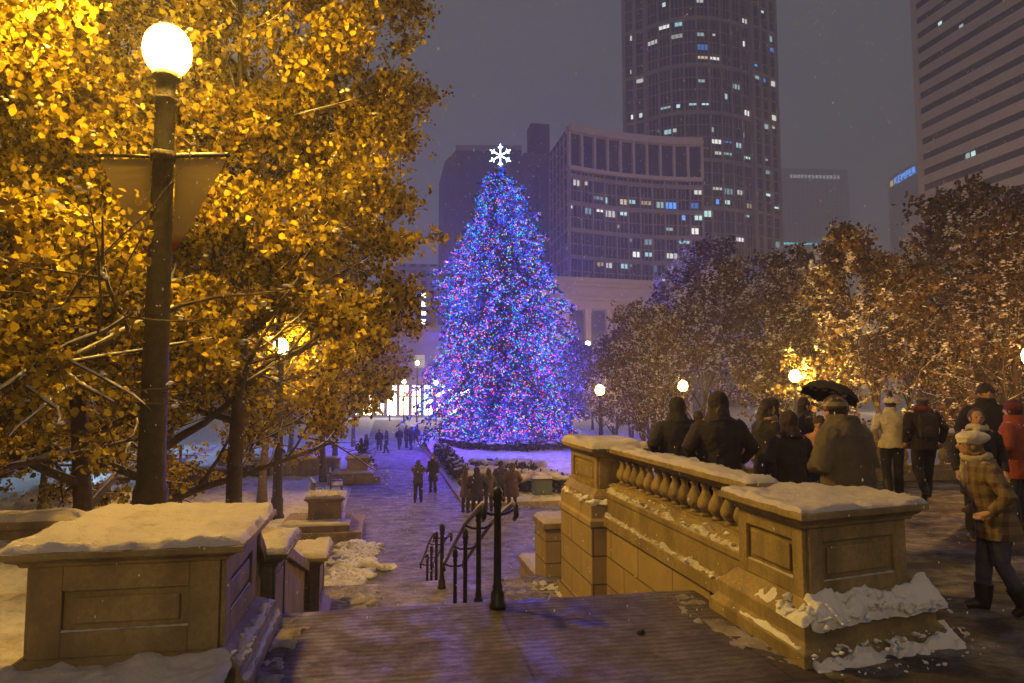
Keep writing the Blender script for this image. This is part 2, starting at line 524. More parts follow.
def pedestal(name, label, P, zb, zt, cap_h=.12, plinth=((.14, 0), (.14, .1), (.10, .12), (.10, .2), (.05, .27), (.02, .32)), faces=(0, 3), over=.11, snow=.055, srough=.5, seed=1, group=None, lower=None, cat='pedestal', ref=(0, 0), mu=.12):
    t = thing(name, label, cat, (0, 0, 0), 0, group)
    pl = MB(); mold(pl, P, [(o, zb + z) for o, z in plinth]); pl.build('plinth', M['stone'], t, bevel=.008)
    zb2 = zb + plinth[-1][1]; zc = zt - cap_h
    core = MB(); mold(core, offset_poly(P, -.03), [(0, zb2 - .01), (0, zc)]);
    pn = MB(); n = len(P)
    for i in range(n):
        p0, p1 = offset_poly(P, -.03)[i], offset_poly(P, -.03)[(i + 1) % n]
        if i in faces: face_panel(core, pn, p0, p1, zb2, zc, mu, mu * .85)
        else: core.obox(p0, p1, 0, hypot(p1[0] - p0[0], p1[1] - p0[1]), .001, .03, zb2, zc)
    core.build('body', M['stone'], t, bevel=.006)
    pn.build('panel', M['stone'], t, bevel=.012)
    c = MB(); mold(c, P, [(.0, zc - .0), (.02, zc + .002), (.03, zc + cap_h * .25), (over * .6, zc + cap_h * .42), (over * .65, zc + cap_h * .55), (over, zc + cap_h * .62), (over, zt)])
    c.build('cap', M['stone'], t, bevel=.006)
    if snow:
        snow_cap(offset_poly(P, over - .015), zt + .001, snow, 70, 70, seed, srough).build('snow_cap', M['snow'], t, True)
    return t


RP = [(2.80, 4.24), (3.76, 4.44), (3.76, 5.16), (2.80, 5.16)]
tR = pedestal('stone_pedestal', 'snow capped stone pedestal with recessed panels ending the near balustrade, right foreground', RP, 0, .95,
              plinth=((.17, -.02), (.17, .09), (.14, .11), (.12, .14), (.12, .24), (.06, .29), (.03, .33), (.0, .36)), seed=3, snow=.032, srough=.8)
LP = [(-2.0, 4.42), (-.92, 4.42), (-.92, 5.5), (-2.0, 5.8)]
tL = pedestal('stone_pedestal', 'large snow covered stone pedestal in the near left corner', LP, 0, .85, cap_h=.10,
              plinth=((.17, -.05), (.17, .07), (.14, .09), (.12, .11), (.12, .16), (.06, .20), (.02, .22), (.0, .23)), faces=(0, 1), seed=8, snow=.036, srough=.8, over=.12, mu=.17)

# snow piled round the right pedestal
def drift(t, P, z, th, slope, seed, nu=90, nv=24, rough=1.3, ragged=.05, name='snow_drift'):
    return snow_cap(P, z, th, nu, nv, seed, rough, slope=slope, ragged=ragged).build(name, M['snow_clump'], t, True)


fy = lambda x: 4.24 + .2083 * (x - 2.8)      # line of the front face
drift(tR, [(2.74, 4.06), (3.96, 4.30), (3.90, 4.47), (2.78, 4.25)], .225, .05, lambda x, y: .14 * max(0, min(1, (y - fy(x) + .17) / .16)) + .05 * max(0, fbm(x, y, 5, 3)) - .06 * max(0, fbm(x, y, 4, 31)), 201)
drift(tR, [(2.68, 3.96), (4.06, 4.2), (3.98, 4.42), (2.70, 4.16)], -.03, .04, lambda x, y: .15 * max(0, min(1, (y - fy(x) + .30) / .2)) * (.6 + .7 * fbm(x, 1, 2.2, 4)) + .06 * max(0, fbm(x, y, 6, 8)) - .075 * max(0, .25 + fbm(x, y, 4.5, 21)) * max(0, min(1, (fy(x) - y) / .2)), 202, 150, 50, ragged=.05)
drift(tR, [(2.665, 4.1), (2.78, 4.08), (2.80, 4.75), (2.70, 4.75)], .235, .035, lambda x, y: .09 * max(0, (x - 2.69) / .1), 204, 12, 60, ragged=.03)
drift(tR, [(2.635, 4.1), (2.68, 4.1), (2.68, 5.0), (2.65, 5.0)], .10, .02, None, 205, 6, 90, ragged=.02)
o = link(clump_mesh([(2.74, 4.05, .27), (3.3, 4.14, .30), (3.88, 4.28, .27)], 50, .010, .024, (.05, .03, .02), 4, flat=.8, voxel=.010, disp=.016), 'snow_clumps', M['snow_clump'], tR, True)
o = link(clump_mesh([(2.72, 4.5, .29), (2.72, 4.2, .30), (2.8, 4.08, .3)], 34, .01, .03, (.02, .03, .02), 5, flat=.8, voxel=.009, disp=.012), 'snow_clumps', M['snow_clump'], tR, True)
o = link(clump_mesh([(2.7, 3.96, .11), (3.3, 4.06, .13), (3.95, 4.22, .12)], 60, .008, .02, (.06, .03, .015), 6, flat=.8, voxel=.010, disp=.018), 'snow_clumps', M['snow_clump'], tR, True)
o = link(clump_mesh([(2.75, 3.86, .01), (3.4, 3.95, .015), (4.05, 4.14, .01), (4.12, 4.5, .01)], 45, .005, .014, (.08, .04, .004), 7, flat=.8, voxel=.009, disp=.012), 'snow_pile', M['snow_clump'], None, True)
setp(o, 'loose crumbs of snow scattered on the paving at the foot of the right pedestal', 'snow pile')
# snow in front of and beside the left pedestal
snow_cap([(-2.9, 3.72), (-.86, 3.80), (-.84, 4.40), (-2.9, 4.40)], .0, .05, 90, 36, 77, .9, slope=lambda x, y: .17 * max(0, min(1, (y - 3.74) / .45)) ** .8 + .03 * fbm(x, y, 3, 2)).build('snow_drift', M['snow'], tL, True)
snow_cap([(-.90, 4.36), (-.81, 4.36), (-.81, 5.6), (-.90, 5.6)], .165, .03, 8, 60, 78, 1.0, ragged=.03).build('snow_strip', M['snow'], tL, True)
snow_cap([(-.80, 4.30), (-.755, 4.30), (-.755, 5.6), (-.80, 5.6)], .085, .015, 6, 60, 79, 1.0, ragged=.02).build('snow_strip', M['snow'], tL, True)
link(clump_mesh([(-.95, 4.30, .17), (-.84, 4.38, .17), (-.84, 4.7, .17)], 50, .01, .026, (.04, .05, .02), 12, flat=.8, voxel=.012, disp=.016), 'snow_clumps', M['snow_clump'], tL, True)
# thin lines of snow caught on the lower edges of the sunk panels
def panel_snow(t, p0, p1, z, u0, u1, seed):
    dx, dy = p1[0] - p0[0], p1[1] - p0[1]; L_ = hypot(dx, dy); dx /= L_; dy /= L_; rq_ = random.Random(seed)
    pts = []; rr_ = []
    n_ = int((u1 - u0) / .025)
    for i in range(n_ + 1):
        u = u0 + (u1 - u0) * i / n_; pts.append((p0[0] + dx * u + dy * -.018, p0[1] + dy * u + dx * .018, z + .002)); rr_.append(rq_.uniform(.005, .011) * (1.5 if u > u1 - .08 or u < u0 + .05 else 1))
    m_ = MB(); m_.tube(pts, rr_, 6); m_.build('panel_snow', M['snow'], t, True)
panel_snow(tL, (-2.0, 4.42), (-.92, 4.42), .375, .17, .90, 1)
panel_snow(tL, (-.92, 4.42), (-.92, 5.5), .375, .17, .90, 2)
panel_snow(tR, (2.80, 4.24), (3.76, 4.44), .462, .13, .84, 3)
panel_snow(tR, (2.80, 5.16), (2.80, 4.24), .462, .13, .78, 4)

# ------------------------------------------------------------------ balustrades
BAL = [(.055, 0), (.055, .05), (.035, .06), (.045, .08), (.085, .16), (.09, .22), (.08, .30), (.05, .40), (.036, .46), (.036, .52), (.05, .54), (.05, .57), (.04, .58), (.06, .61), (.06, .64)]


def balustrade(label, p0, p1, zf, zt, n, base_prof, rail_w=.15, rail_h=.12, snow=.05, bal_scale=1.0, seed=1, group=None, wall=None):
    """p0->p1 with outward on the right-hand side; base_prof list of (half width, z)"""
    dx, dy = p1[0] - p0[0], p1[1] - p0[1]; L = hypot(dx, dy); ux, uy = dx / L, dy / L; nx_, ny_ = uy, -ux
    t = thing('balustrade', label, 'balustrade', (0, 0, 0), 0, group)
    def strip(w):  # CCW quad
        return [(p0[0] + nx_ * w, p0[1] + ny_ * w), (p1[0] + nx_ * w, p1[1] + ny_ * w), (p1[0] - nx_ * w, p1[1] - ny_ * w), (p0[0] - nx_ * w, p0[1] - ny_ * w)]
    b = MB(); b.loft([[(x, y, z) for x, y in strip(w)] for w, z in base_prof]); b.build('base_rail', M['stone'], t, bevel=.006)
    r = MB(); zr = zt - rail_h
    r.loft([[(x, y, z) for x, y in strip(w)] for w, z in ((rail_w * .55, zr), (rail_w * .6, zr + rail_h * .3), (rail_w * .85, zr + rail_h * .45), (rail_w, zr + rail_h * .55), (rail_w, zt))])
    r.build('top_rail', M['stone'], t, bevel=.006)
    hb = zr - zf; s = hb / .64
    mbl = MB(); mbl.lathe([(rr * bal_scale * (s if s > .8 else .8), z * s) for rr, z in BAL], n=12); me = mbl.mesh('baluster')
    me.materials.append(M['stone']); me.polygons.foreach_set('use_smooth', [True] * len(me.polygons))
    for i in range(n):
        u = (i + .5) / n
        o = bpy.data.objects.new('baluster', me); COL.objects.link(o); o.parent = t
        o.location = (p0[0] + dx * u, p0[1] + dy * u, zf)
    if snow:
        k = max(8, int(L / .06))
        snow_cap(strip(rail_w - .01), zt + .001, snow, k * 2, 10, seed, .9).build('snow_cap', M['snow'], t, True)
    return t


bR = balustrade('near balustrade of bulbous balusters between the right pedestal and the tall pier',
                (3.09, 8.75), (3.09, 5.22), .55, 1.0, 15,
                [(.25, -.0), (.25, .12), (.20, .16), (.20, .36), (.215, .38), (.215, .43), (.11, .52), (.11, .55)], rail_w=.16, rail_h=.11, snow=.035, seed=5, bal_scale=1.15)
for k, (zz, xx, nn) in enumerate(((.475, 2.90, 110), (.15, 2.85, 90), (.52, 2.97, 40))):
    o = link(clump_mesh([(xx, 5.3, zz), (xx, 8.6, zz)], nn, .010, .026, (.02, .2, .008), 30 + k, voxel=.014), 'snow_clumps', M['snow_clump'], bR, True)
# snow strip on each ledge
for zz, a, b_ in ((.44, 2.885, 2.96), (.13, 2.845, 2.885)):
    snow_cap([(a, 5.25), (b_, 5.25), (b_, 8.7), (a, 8.7)], zz, .035, 5, 110, 41, 1.3, ragged=.03).build('snow_strip', M['snow'], bR, True)

# retaining wall below it
tw = thing('retaining_wall', 'block stone wall under the near balustrade, right side of the steps', 'wall')
mb = MB(); mb.obox((2.92, 9.0), (2.92, 5.81), 0, 3.19, -.3, .04, -2.8, -.005); mb.build('wall', M['blocks'], tw, bevel=.006)

# pier at the end of the near balustrade, tall on the stair side
PP = [(2.80, 8.82), (3.42, 8.82), (3.42, 10.15), (2.80, 10.15)]
tp = thing('stone_pier', 'tall stone pier with thick snow on its cap where the near balustrade ends', 'pier')
mb = MB(); mold(mb, offset_poly(PP, .12), [(0.03, -2.8), (.03, -1.1), (0, -1.08), (0, -.02), (0.03, 0), (.03, .07), (0, .1), (0, .26), (-.04, .32)])
mb.build('base', M['blocks'], tp, bevel=.008)
mb = MB(); mold(mb, PP, [(.08, .30), (.08, .36), (.03, .43), (0, .46)]); mb.build('plinth', M['stone'], tp, bevel=.006)
core = MB(); pn = MB(); Q = offset_poly(PP, -.03); mold(core, Q, [(0, .45), (0, .88)])
for i in range(4):
    face_panel(core, pn, Q[i], Q[(i + 1) % 4], .46, .88, .13, .07)
core.build('body', M['stone'], tp, bevel=.006); pn.build('panel', M['stone'], tp, bevel=.01)
mb = MB(); mold(mb, PP, [(0, .88), (.03, .90), (.06, .93), (.10, .95), (.10, 1.0)]); mb.build('cap', M['stone'], tp, bevel=.006)
snow_cap(offset_poly(PP, .11), 1.001, .09, 30, 40, 9, ragged=.02).build('snow_cap', M['snow'], tp, True)
o = link(clump_mesh([(3.4, 8.72, .3), (2.7, 8.7, .3), (2.7, 10.2, .3)], 80, .02, .05, (.02, .03, .02), 50, voxel=.016), 'snow_clumps', M['snow_clump'], tp, True)

# low cheek blocks stepping down past the pier
def block(label, x0, x1, y0, y1, z0, z1, seed, name='cheek_block'):
    t = thing(name, label, 'stone block')
    mb = MB(); mb.box(((x0 + x1) / 2, (y0 + y1) / 2, (z0 + z1 - .1) / 2), (x1 - x0, y1 - y0, z1 - .1 - z0)); mb.build('body', M['blocks'], t, bevel=.01)
    mb = MB(); mb.box(((x0 + x1) / 2, (y0 + y1) / 2, z1 - .05), (x1 - x0 + .08, y1 - y0 + .08, .1)); mb.build('cap', M['stone'], t, bevel=.012)
    snow_cap([(x0 - .03, y0 - .03), (x1 + .03, y0 - .03), (x1 + .03, y1 + .03), (x0 - .03, y1 + .03)], z1 + .001, .06, 16, 20, seed).build('snow_cap', M['snow'], t, True)
    return t


block('low square stone block with snow on top just left of the tall pier', 2.68, 3.4, 11.3, 12.1, -2.8, -.44, 61)
block('lowest stone cheek block beside the foot of the steps, under a snow blanket', 2.85, 3.5, 12.7, 14.3, -2.8, -1.66, 62)

# left side of the steps
pedestal('stone_pedestal', 'narrow stone pedestal topped with snow, second down the left side of the steps', [(-1.5, 6.0), (-.86, 6.0), (-.86, 6.75), (-1.5, 6.75)], -2.0, .44,
         plinth=((.1, 0), (.1, 1.3), (.08, 1.32), (.08, 1.5), (.0, 1.6)), faces=(0, 1), seed=21, snow=.06, mu=.1)
pedestal('stone_pedestal', 'small dark faced stone pedestal at the landing, third down the left side of the steps', [(-1.45, 9.5), (-.8, 9.5), (-.8, 10.3), (-1.45, 10.3)], -2.6, -.41,
         plinth=((.1, 0), (.1, 1.38), (.08, 1.4), (.0, 1.5)), faces=(0, 1), seed=22, snow=.06, mu=.1)


def sloped_rail(label, x0, x1, ya, za, yb, zb, seed):
    t = thing('sloping_parapet', label, 'parapet')
    mb = MB()
    def sec(w0, w1, o0, o1):
        rings = []
        for y, z in ((ya, za), (yb, zb)):
            rings.append([(x0 - w0, y, z + o0), (x1 + w1, y, z + o0), (x1 + w1, y, z + o1), (x0 - w0, y, z + o1)])
        return rings
    mb.loft(sec(0, 0, -1.1, -.12)); mb.build('wall', M['stone'], t, bevel=.006)
    mb = MB(); mb.loft(sec(.06, .06, -.12, 0)); mb.build('coping', M['stone'], t, bevel=.01)
    k = int(abs(yb - ya) / .08)
    s = lambda x, y: (zb - za) * (y - ya) / (yb - ya)
    snow_cap([(x0 - .05, ya), (x1 + .05, ya), (x1 + .05, yb), (x0 - .05, yb)], za + .001, .05, 10, k, seed, slope=s).build('snow_cap', M['snow'], t, True)
    mb = MB(); p0, p1 = (x1, ya + .25), (x1, yb - .25)
    rings = []
    for y in (ya + .3, yb - .3):
        z = za + s(0, y)
        rings.append([(x1 - .01, y, z - .95), (x1 + .025, y, z - .95), (x1 + .025, y, z - .25), (x1 - .01, y, z - .25)])
    mb.loft(rings); mb.build('panel', M['stone'], t, bevel=.012)
    return t


mb = MB(); mb.box((-1.15, 8.6, -1.72), (.30, 5.6, 2.1)); setp(mb.build('stair_side_wall', M['blocks'], bevel=.01), 'plain stone wall under the sloping parapets, left of the steps', 'wall')
sloped_rail('snowy parapet sloping down from the large left pedestal to the second one', -1.32, -.98, 5.62, .70, 5.98, .46, 23)
sloped_rail('long snowy parapet sloping down between the second and third left pedestals', -1.32, -.98, 6.85, .36, 9.4, -.45, 24)

o = link(clump_mesh([(-1.1, 14.8, GZ + .05), (-.7, 17.5, GZ + .06), (-.75, 20.5, GZ + .04)], 240, .06, .2, (.32, .3, .03), 17, flat=.45, voxel=.04, disp=.05), 'snow_pile', M['snow_clump'], None, True)
setp(o, 'crumbly snow shovelled against the left path edge at the foot of the steps', 'snow pile')
o = link(clump_mesh([(2.55, 11.0, -1.30), (2.75, 9.3, -1.3)], 60, .02, .07, (.08, .12, .015), 18, flat=.5, voxel=.02, disp=.02), 'snow_pile', M['snow_clump'], None, True)
setp(o, 'thin snow swept to the foot of the tall pier on the landing', 'snow pile')

M['slush'] = m_snow('slush', (.34, .32, .33), (.14, .12, .12), .55, 1.0, .03, 14)


def slush(label, P, z, seed, th=.016):
    o_ = snow_cap(P, z, th * .6, 60, 60, seed, 2.2, ragged=.1).build('slush_patch', M['slush'], None, True)
    for v_ in o_.data.vertices:
        q_ = fbm(v_.co.x, v_.co.y, 5, seed + 9); v_.co.z += -.03 * max(0, .18 - q_) * 3
    setp(o_, label, 'snow patch')


slush('thin trodden snow patch on the paving beside the right pedestal plinth', [(2.42, 4.2), (2.64, 4.1), (2.66, 5.6), (2.35, 5.7)], .004, 301)
slush('thin trodden snow patch on the paving beside the left pedestal plinth', [(-.76, 4.1), (-.6, 4.1), (-.55, 5.7), (-.76, 5.7)], .004, 302)
slush('thin snow lying on the landing at the foot of the pier', [(1.9, 10.2), (2.85, 9.3), (2.85, 11.3), (1.7, 11.35)], -1.305, 303, .02)
slush('thin yellow lit snow on the landing beside the third left pedestal', [(-.75, 9.4), (-.1, 9.5), (.1, 11.3), (-.78, 11.3)], -1.305, 304, .02)

# path side pedestals on stepped stone seats
def path_pedestal(label, x, y, seed):
    t = pedestal('path_pedestal', label, [(x - .5, y - .5), (x + .5, y - .5), (x + .5, y + .6), (x - .5, y + .6)], GZ + .42, GZ + 1.12, cap_h=.12,
                 plinth=((.08, 0), (.08, .06), (.03, .1), (0, .13)), faces=(0, 1), seed=seed, snow=.1, mu=.1, group='pedestals standing on stone seats along the left edge of the path')
    mb = MB(); mb.box((x - .2, y - .2, GZ + .2), (2.0, 2.4, .5)); mb.box((x - .1, y - .1, GZ + .12), (2.5, 3.0, .32)); mb.build('seat_step', M['stone'], t, bevel=.02)
    snow_cap([(x - 1.2, y - 1.4), (x + .8, y - 1.4), (x + .8, y - .6), (x - 1.2, y - .6)], GZ + .452, .06, 18, 12, seed + 1).build('snow_cap', M['snow'], t, True)
    return t


path_pedestal('nearer snow capped pedestal on a stepped seat at the left path edge', -1.75, 22.6, 70)
path_pedestal('farther snow capped pedestal on the left path edge, lit blue on one side', -1.25, 35.8, 72)

# low walls
def low_wall(label, p0, p1, z0, z1, w=.35, seed=80):
    t = thing('low_wall', label, 'wall'); L = hypot(p1[0] - p0[0], p1[1] - p0[1])
    mb = MB(); mb.obox(p0, p1, 0, L, -w / 2, w / 2, z0, z1 - .1); mb.build('wall', M['stone'], t, bevel=.01)
    mb = MB(); mb.obox(p0, p1, -.04, L + .04, -w / 2 - .06, w / 2 + .06, z1 - .1, z1); mb.build('coping', M['stone'], t, bevel=.015)
    dx, dy = (p1[0] - p0[0]) / L, (p1[1] - p0[1]) / L; q = w / 2 + .05; nx_, ny_ = dy * q, -dx * q
    P = [(p0[0] + nx_, p0[1] + ny_), (p1[0] + nx_, p1[1] + ny_), (p1[0] - nx_, p1[1] - ny_), (p0[0] - nx_, p0[1] - ny_)]
    snow_cap(P, z1 + .001, .08, max(10, int(L / .15)), 8, seed).build('snow_cap', M['snow'], t, True)
    return t


low_wall('low stone wall with snowy coping behind the large left pedestal', (-12, 9.35), (-3.6, 9.35), -2.7, .22, seed=81)
low_wall('long low stone wall behind the benches, left of the path', (-8.5, 38.6), (-2.3, 38.6), GZ - .1, GZ + .85, .6, seed=82)

# far balustrade closing the upper terrace
pb = thing('terrace_pier', 'stone pier hidden among people at the left end of the far balustrade', 'pier')
mb = MB(); mold(mb, [(6.0, 12.0), (6.6, 12.0), (6.6, 12.5), (6.0, 12.5)], [(.05, 0), (.05, .3), (0, .32), (0, .85), (.06, .9), (.06, .97)]); mb.build('body', M['stone'], pb, bevel=.01)
snow_cap([(5.95, 11.95), (6.65, 11.95), (6.65, 12.55), (5.95, 12.55)], .971, .06, 12, 12, 91).build('snow_cap', M['snow'], pb, True)
balustrade('far stone balustrade behind the people on the upper terrace, light showing between its balusters', (6.65, 12.25), (16.5, 12.0), .30, .93, 34,
           [(.2, 0), (.2, .2), (.16, .22), (.16, .3)], rail_w=.2, rail_h=.13, snow=.06, seed=6, bal_scale=1.25)

# ------------------------------------------------------------------ handrails on the steps
def handrail(label, x, posts, rail_h):
    t = thing('handrail', label, 'handrail')
    for i, (y, z, h) in enumerate(posts):
        k = 1.25 if i == 0 else 1.0
        mb = MB(); mb.lathe([(.055 * k, 0), (.055 * k, .03), (.045 * k, .05), (.045 * k, .12), (.03 * k, .15), (.034 * k, .17), (.026 * k, .2), (.024 * k, h - .1), (.032 * k, h - .08), (.026 * k, h - .05), (.04 * k, h - .02), (.03 * k, h + .01), (.036 * k, h + .03), (.02 * k, h + .065), (.004, h + .075)], (x, y, z), 12)
        mb.build('post', M['iron'], t, True)
        mb = MB(); mb.tube([(x - .13, y, z + h - .12), (x - .06, y, z + h - .15), (x + .06, y, z + h - .15), (x + .13, y, z + h - .12)], .012, 6); mb.build('bracket', M['iron'], t, True)
    for s in (-1, 1):
        pts = []
        y, z, h = posts[0]; r = h - .1
        pts += [(x + s * .13, y - .06, z + r - .08), (x + s * .13, y - .14, z + r - .04), (x + s * .13, y - .12, z + r + .03), (x + s * .13, y, z + r + .03)]
        for (y, z, h) in posts[1:]: pts.append((x + s * .13, y, z + h - .1))
        ly, lz, lh = posts[-1]
        pts += [(x + s * .13, ly + .16, lz + lh - .12), (x + s * .13, ly + .2, lz + lh - .2), (x + s * .13, ly + .1, lz + lh - .22)]
        mb = MB(); mb.tube(pts, .02, 8); mb.build('rail', M['iron'], t, True)
        sn = MB(); sn.tube([(p[0], p[1], p[2] + .014) for p in pts[3:-2]], .013, 6); sn.build('snow_line', M['snow'], t, True)
    return t


handrail('black iron double handrail with a curled end down the upper steps', .93, [(5.62, 0, .90), (6.75, -.38, .95), (7.85, -.82, .95), (8.95, -1.29, .96)], .9)
handrail('black iron double handrail down the lower steps beyond the landing', .93, [(10.95, -1.31, .92), (12.1, -1.7, .96), (13.3, -2.2, .96), (14.5, -2.65, .98)], .9)

# ------------------------------------------------------------------ lamps
WARM = (1.0, .55, .065)
lamp_mats = {}


def lamp_mat(st, c=WARM):
    k = (st, c)
    if k not in lamp_mats:
        m = bpy.data.materials.new('lamp_glass'); m.use_nodes = True; nt = m.node_tree
        nt.nodes.remove(nt.nodes['Principled BSDF']); e = nt.nodes.new('ShaderNodeEmission')
        e.inputs[0].default_value = (*c, 1); e.inputs[1].default_value = st
        nt.links.new(e.outputs[0], nt.nodes['Material Output'].inputs['Surface'])
        lamp_mats[k] = m
    return lamp_mats[k]


def street_lamp(label, x, y, zb, zg, rg, r0, r1, st, group=None, c=WARM, arms=False):
    """zb base, zg globe centre"""
    t = thing('street_lamp', label, 'street lamp', (x, y, zb), 0, group)
    h = zg - rg * 1.02 - zb
    mb = MB(); mb.lathe([(r0 * 1.5, 0), (r0 * 1.5, .12), (r0 * 1.25, .2), (r0 * 1.2, .7), (r0 * 1.02, .78)] + [(r0 + (r1 - r0) * k / 6, .8 + (h - 1.15) * k / 6) for k in range(7)] + [(r1 * 1.25, h - .32), (r1 * .95, h - .28), (r1 * 1.0, h - .1), (r1 * 1.5, h - .06), (r1 * 1.5, h)], n=16)
    mb.build('pole', M['post'], t, True)
    mb = MB(); mb.ell((0, 0, zg - zb), (rg * .98, rg * .98, rg * 1.14), 20, 14, top=.97, bottom=-.92); g = mb.build('globe', lamp_mat(st, c), t, True)
    mb = MB(); mb.lathe([(rg * .28, 0), (rg * .3, .03), (rg * .2, .08), (rg * .1, .12), (.01, .2)], (0, 0, zg - zb + rg * 1.02), 12); mb.build('finial', M['post'], t, True)
    if arms:
        za = arms - zb
        mb = MB(); mb.lathe([(r1 * 1.35, -.05), (r1 * 1.35, .05)], (0, 0, za), 14); mb.build('collar', M['post'], t, True)
        for s in (-1, 1):
            mb = MB(); mb.tube([(s * r1, 0, za), (s * .72, 0, za + .02)], [.022, .018], 8); mb.ell((s * .74, 0, za + .02), (.035, .035, .035), 8, 6); mb.build('banner_arm', M['iron'], t, True)
    return t


LX, LY = -2.55, 8.35
l1 = street_lamp('tall street lamp with a bright round globe and two banners', LX, LY, -.05, 5.74, .268, .15, .105, 850, arms=4.47)
l1.rotation_euler = (0, 0, -YAW)
M['banner'] = mat('banner_cloth', (.3, .23, .1), .8); tb = NT(M['banner'])
sxyz = tb.new('ShaderNodeSeparateXYZ'); tb.link(tb.coord(kind='Object'), sxyz.inputs[0])
ccol = tb.ramp(tb.math('ADD', tb.math('MULTIPLY', sxyz.outputs['Z'], .9), 1.0), [(0.0, (.25, .03, .02)), (.1, (.25, .03, .02)), (.22, (.33, .25, .11))])
tb.link(ccol, tb.b.inputs['Base Color'])
trn = tb.new('ShaderNodeBsdfTranslucent'); tb.link(ccol, trn.inputs['Color']); mxs = tb.new('ShaderNodeMixShader'); mxs.inputs[0].default_value = .35
tb.link(tb.b.outputs[0], mxs.inputs[1]); tb.link(trn.outputs[0], mxs.inputs[2]); tb.link(mxs.outputs[0], tb.n['Material Output'].inputs['Surface'])
for s, nm in ((-1, 'left'), (1, 'right')):
    mb = MB(); rings = []
    for k in range(13):
        f = k / 12; z = -1.08 * f
        x0 = .14; x1 = .14 + .56 * (1 - f) ** .9 + .03
        w = .008 * sin(4 * f)
        rings.append([(s * x0, -.004 + w, z), (s * x1, -.004 - w * 1.4, z), (s * x1, .004 - w * 1.4, z), (s * x0, .004 + w, z)])
    mb.loft(rings)
    cs, sn = cos(-YAW), sin(-YAW)
    o = mb.build('banner', M['banner'], None); o.location = (LX, LY, 4.44); o.rotation_euler = (0, 0, -YAW)
    setp(o, 'tapering yellow banner hanging on the %s side of the tall lamp pole' % nm, 'banner', 'banners on the tall lamp pole')
    if s == 1:
        q = MB(); q.tube([(.16, 0, .05), (.72, 0, .06)], .022, 6); q.build('snow_line', M['snow'], o, True)

LAMP_AT = [(LX, LY, 5.74)]
for px, py, D, rg, st, r0, lb in ((281, 347, 24.4, .27, 640, .17, 'street lamp glowing deep inside the yellow trees on the left'),
                                  (600, 390, 40, .26, 260, .11, 'far street lamp just right of the Christmas tree'),
                                  (683, 386, 26, .17, 900, .09, 'street lamp above the two dark figures at the near balustrade'),
                                  (795, 376, 22, .17, 1000, .09, 'street lamp above the black umbrella, among yellow lit branches'),
                                  (840, 388, 21, .07, 500, .04, 'small lantern on a thin post right of the umbrella'),
                                  (1032, 356, 17, .22, 620, .1, 'street lamp cut by the right edge, glowing orange')):
    x, y, z = gd(px, py, D); LAMP_AT.append((x, y, z)); street_lamp(lb, x, y, GZ - .05, z, rg, r0, r0 * .65, st, 'street lamps among the park trees', c=WARM if px < 1000 else (1, .45, .10))
# unseen lamp of the same kind, added behind the viewpoint to light the pedestals
street_lamp('added unseen street lamp behind the viewpoint, lighting the fronts of the pedestals', -2.6, -5.6, -.05, 5.4, .285, .175, .12, 230)
street_lamp('added street lamp on the right terrace, unseen outside the picture', 14.8, 4.2, -.05, 4.9, .285, .175, .12, 75, c=(1, .5, .12))  # added fill lamp on the right terrace, out of view

# ------------------------------------------------------------------ trees
class Skel:
    def __init__(s): s.br = []; s.tw = []   # branches (pts, radii, level); twig points (p, dir)


def grow(S, rng, p, d, length, r, level, maxl, up=.05, wig=.18, nseg=6, kids=(5, 5, 4), ang=(35, 65), shrink=.62):
    pts = [p.copy()]; rad = [r]; q = p.copy(); dd = d.copy()
    for i in range(nseg):
        dd = dd + np.array([rng.gauss(0, wig), rng.gauss(0, wig), rng.gauss(0, wig * .7) + up]) * .5
        dd /= np.linalg.norm(dd); q = q + dd * length / nseg
        pts.append(q.copy()); rad.append(r * (1 - .75 * (i + 1) / nseg))
    S.br.append((pts, rad, level))
    if level >= maxl:
        for k in range(1, len(pts)): S.tw.append((pts[k], dd, level))
        return
    if level == maxl - 1:
        for k in range(2, len(pts)): S.tw.append((pts[k], dd, level))
    n = kids[min(level, len(kids) - 1)]
    for k in range(n):
        f = .25 + .75 * (k + rng.random() * .8) / n; f = min(f, 1)
        i = min(int(f * nseg), nseg - 1); g = f * nseg - i
        o = pts[i] * (1 - g) + pts[i + 1] * g
        t = pts[i + 1] - pts[i]; t = t / np.linalg.norm(t)
        rv = np.array([rng.gauss(0, 1), rng.gauss(0, 1), rng.gauss(0, .6)]); rv -= t * rv.dot(t); rv /= np.linalg.norm(rv)
        a = radians(rng.uniform(*ang)); nd = t * cos(a) + rv * sin(a)
        grow(S, rng, o, nd, length * shrink * rng.uniform(.75, 1.15) * (1.1 - .4 * f), max(.006, rad[i] * .6), level + 1, maxl, up * .6, wig, max(4, nseg - 1), kids, ang, shrink)


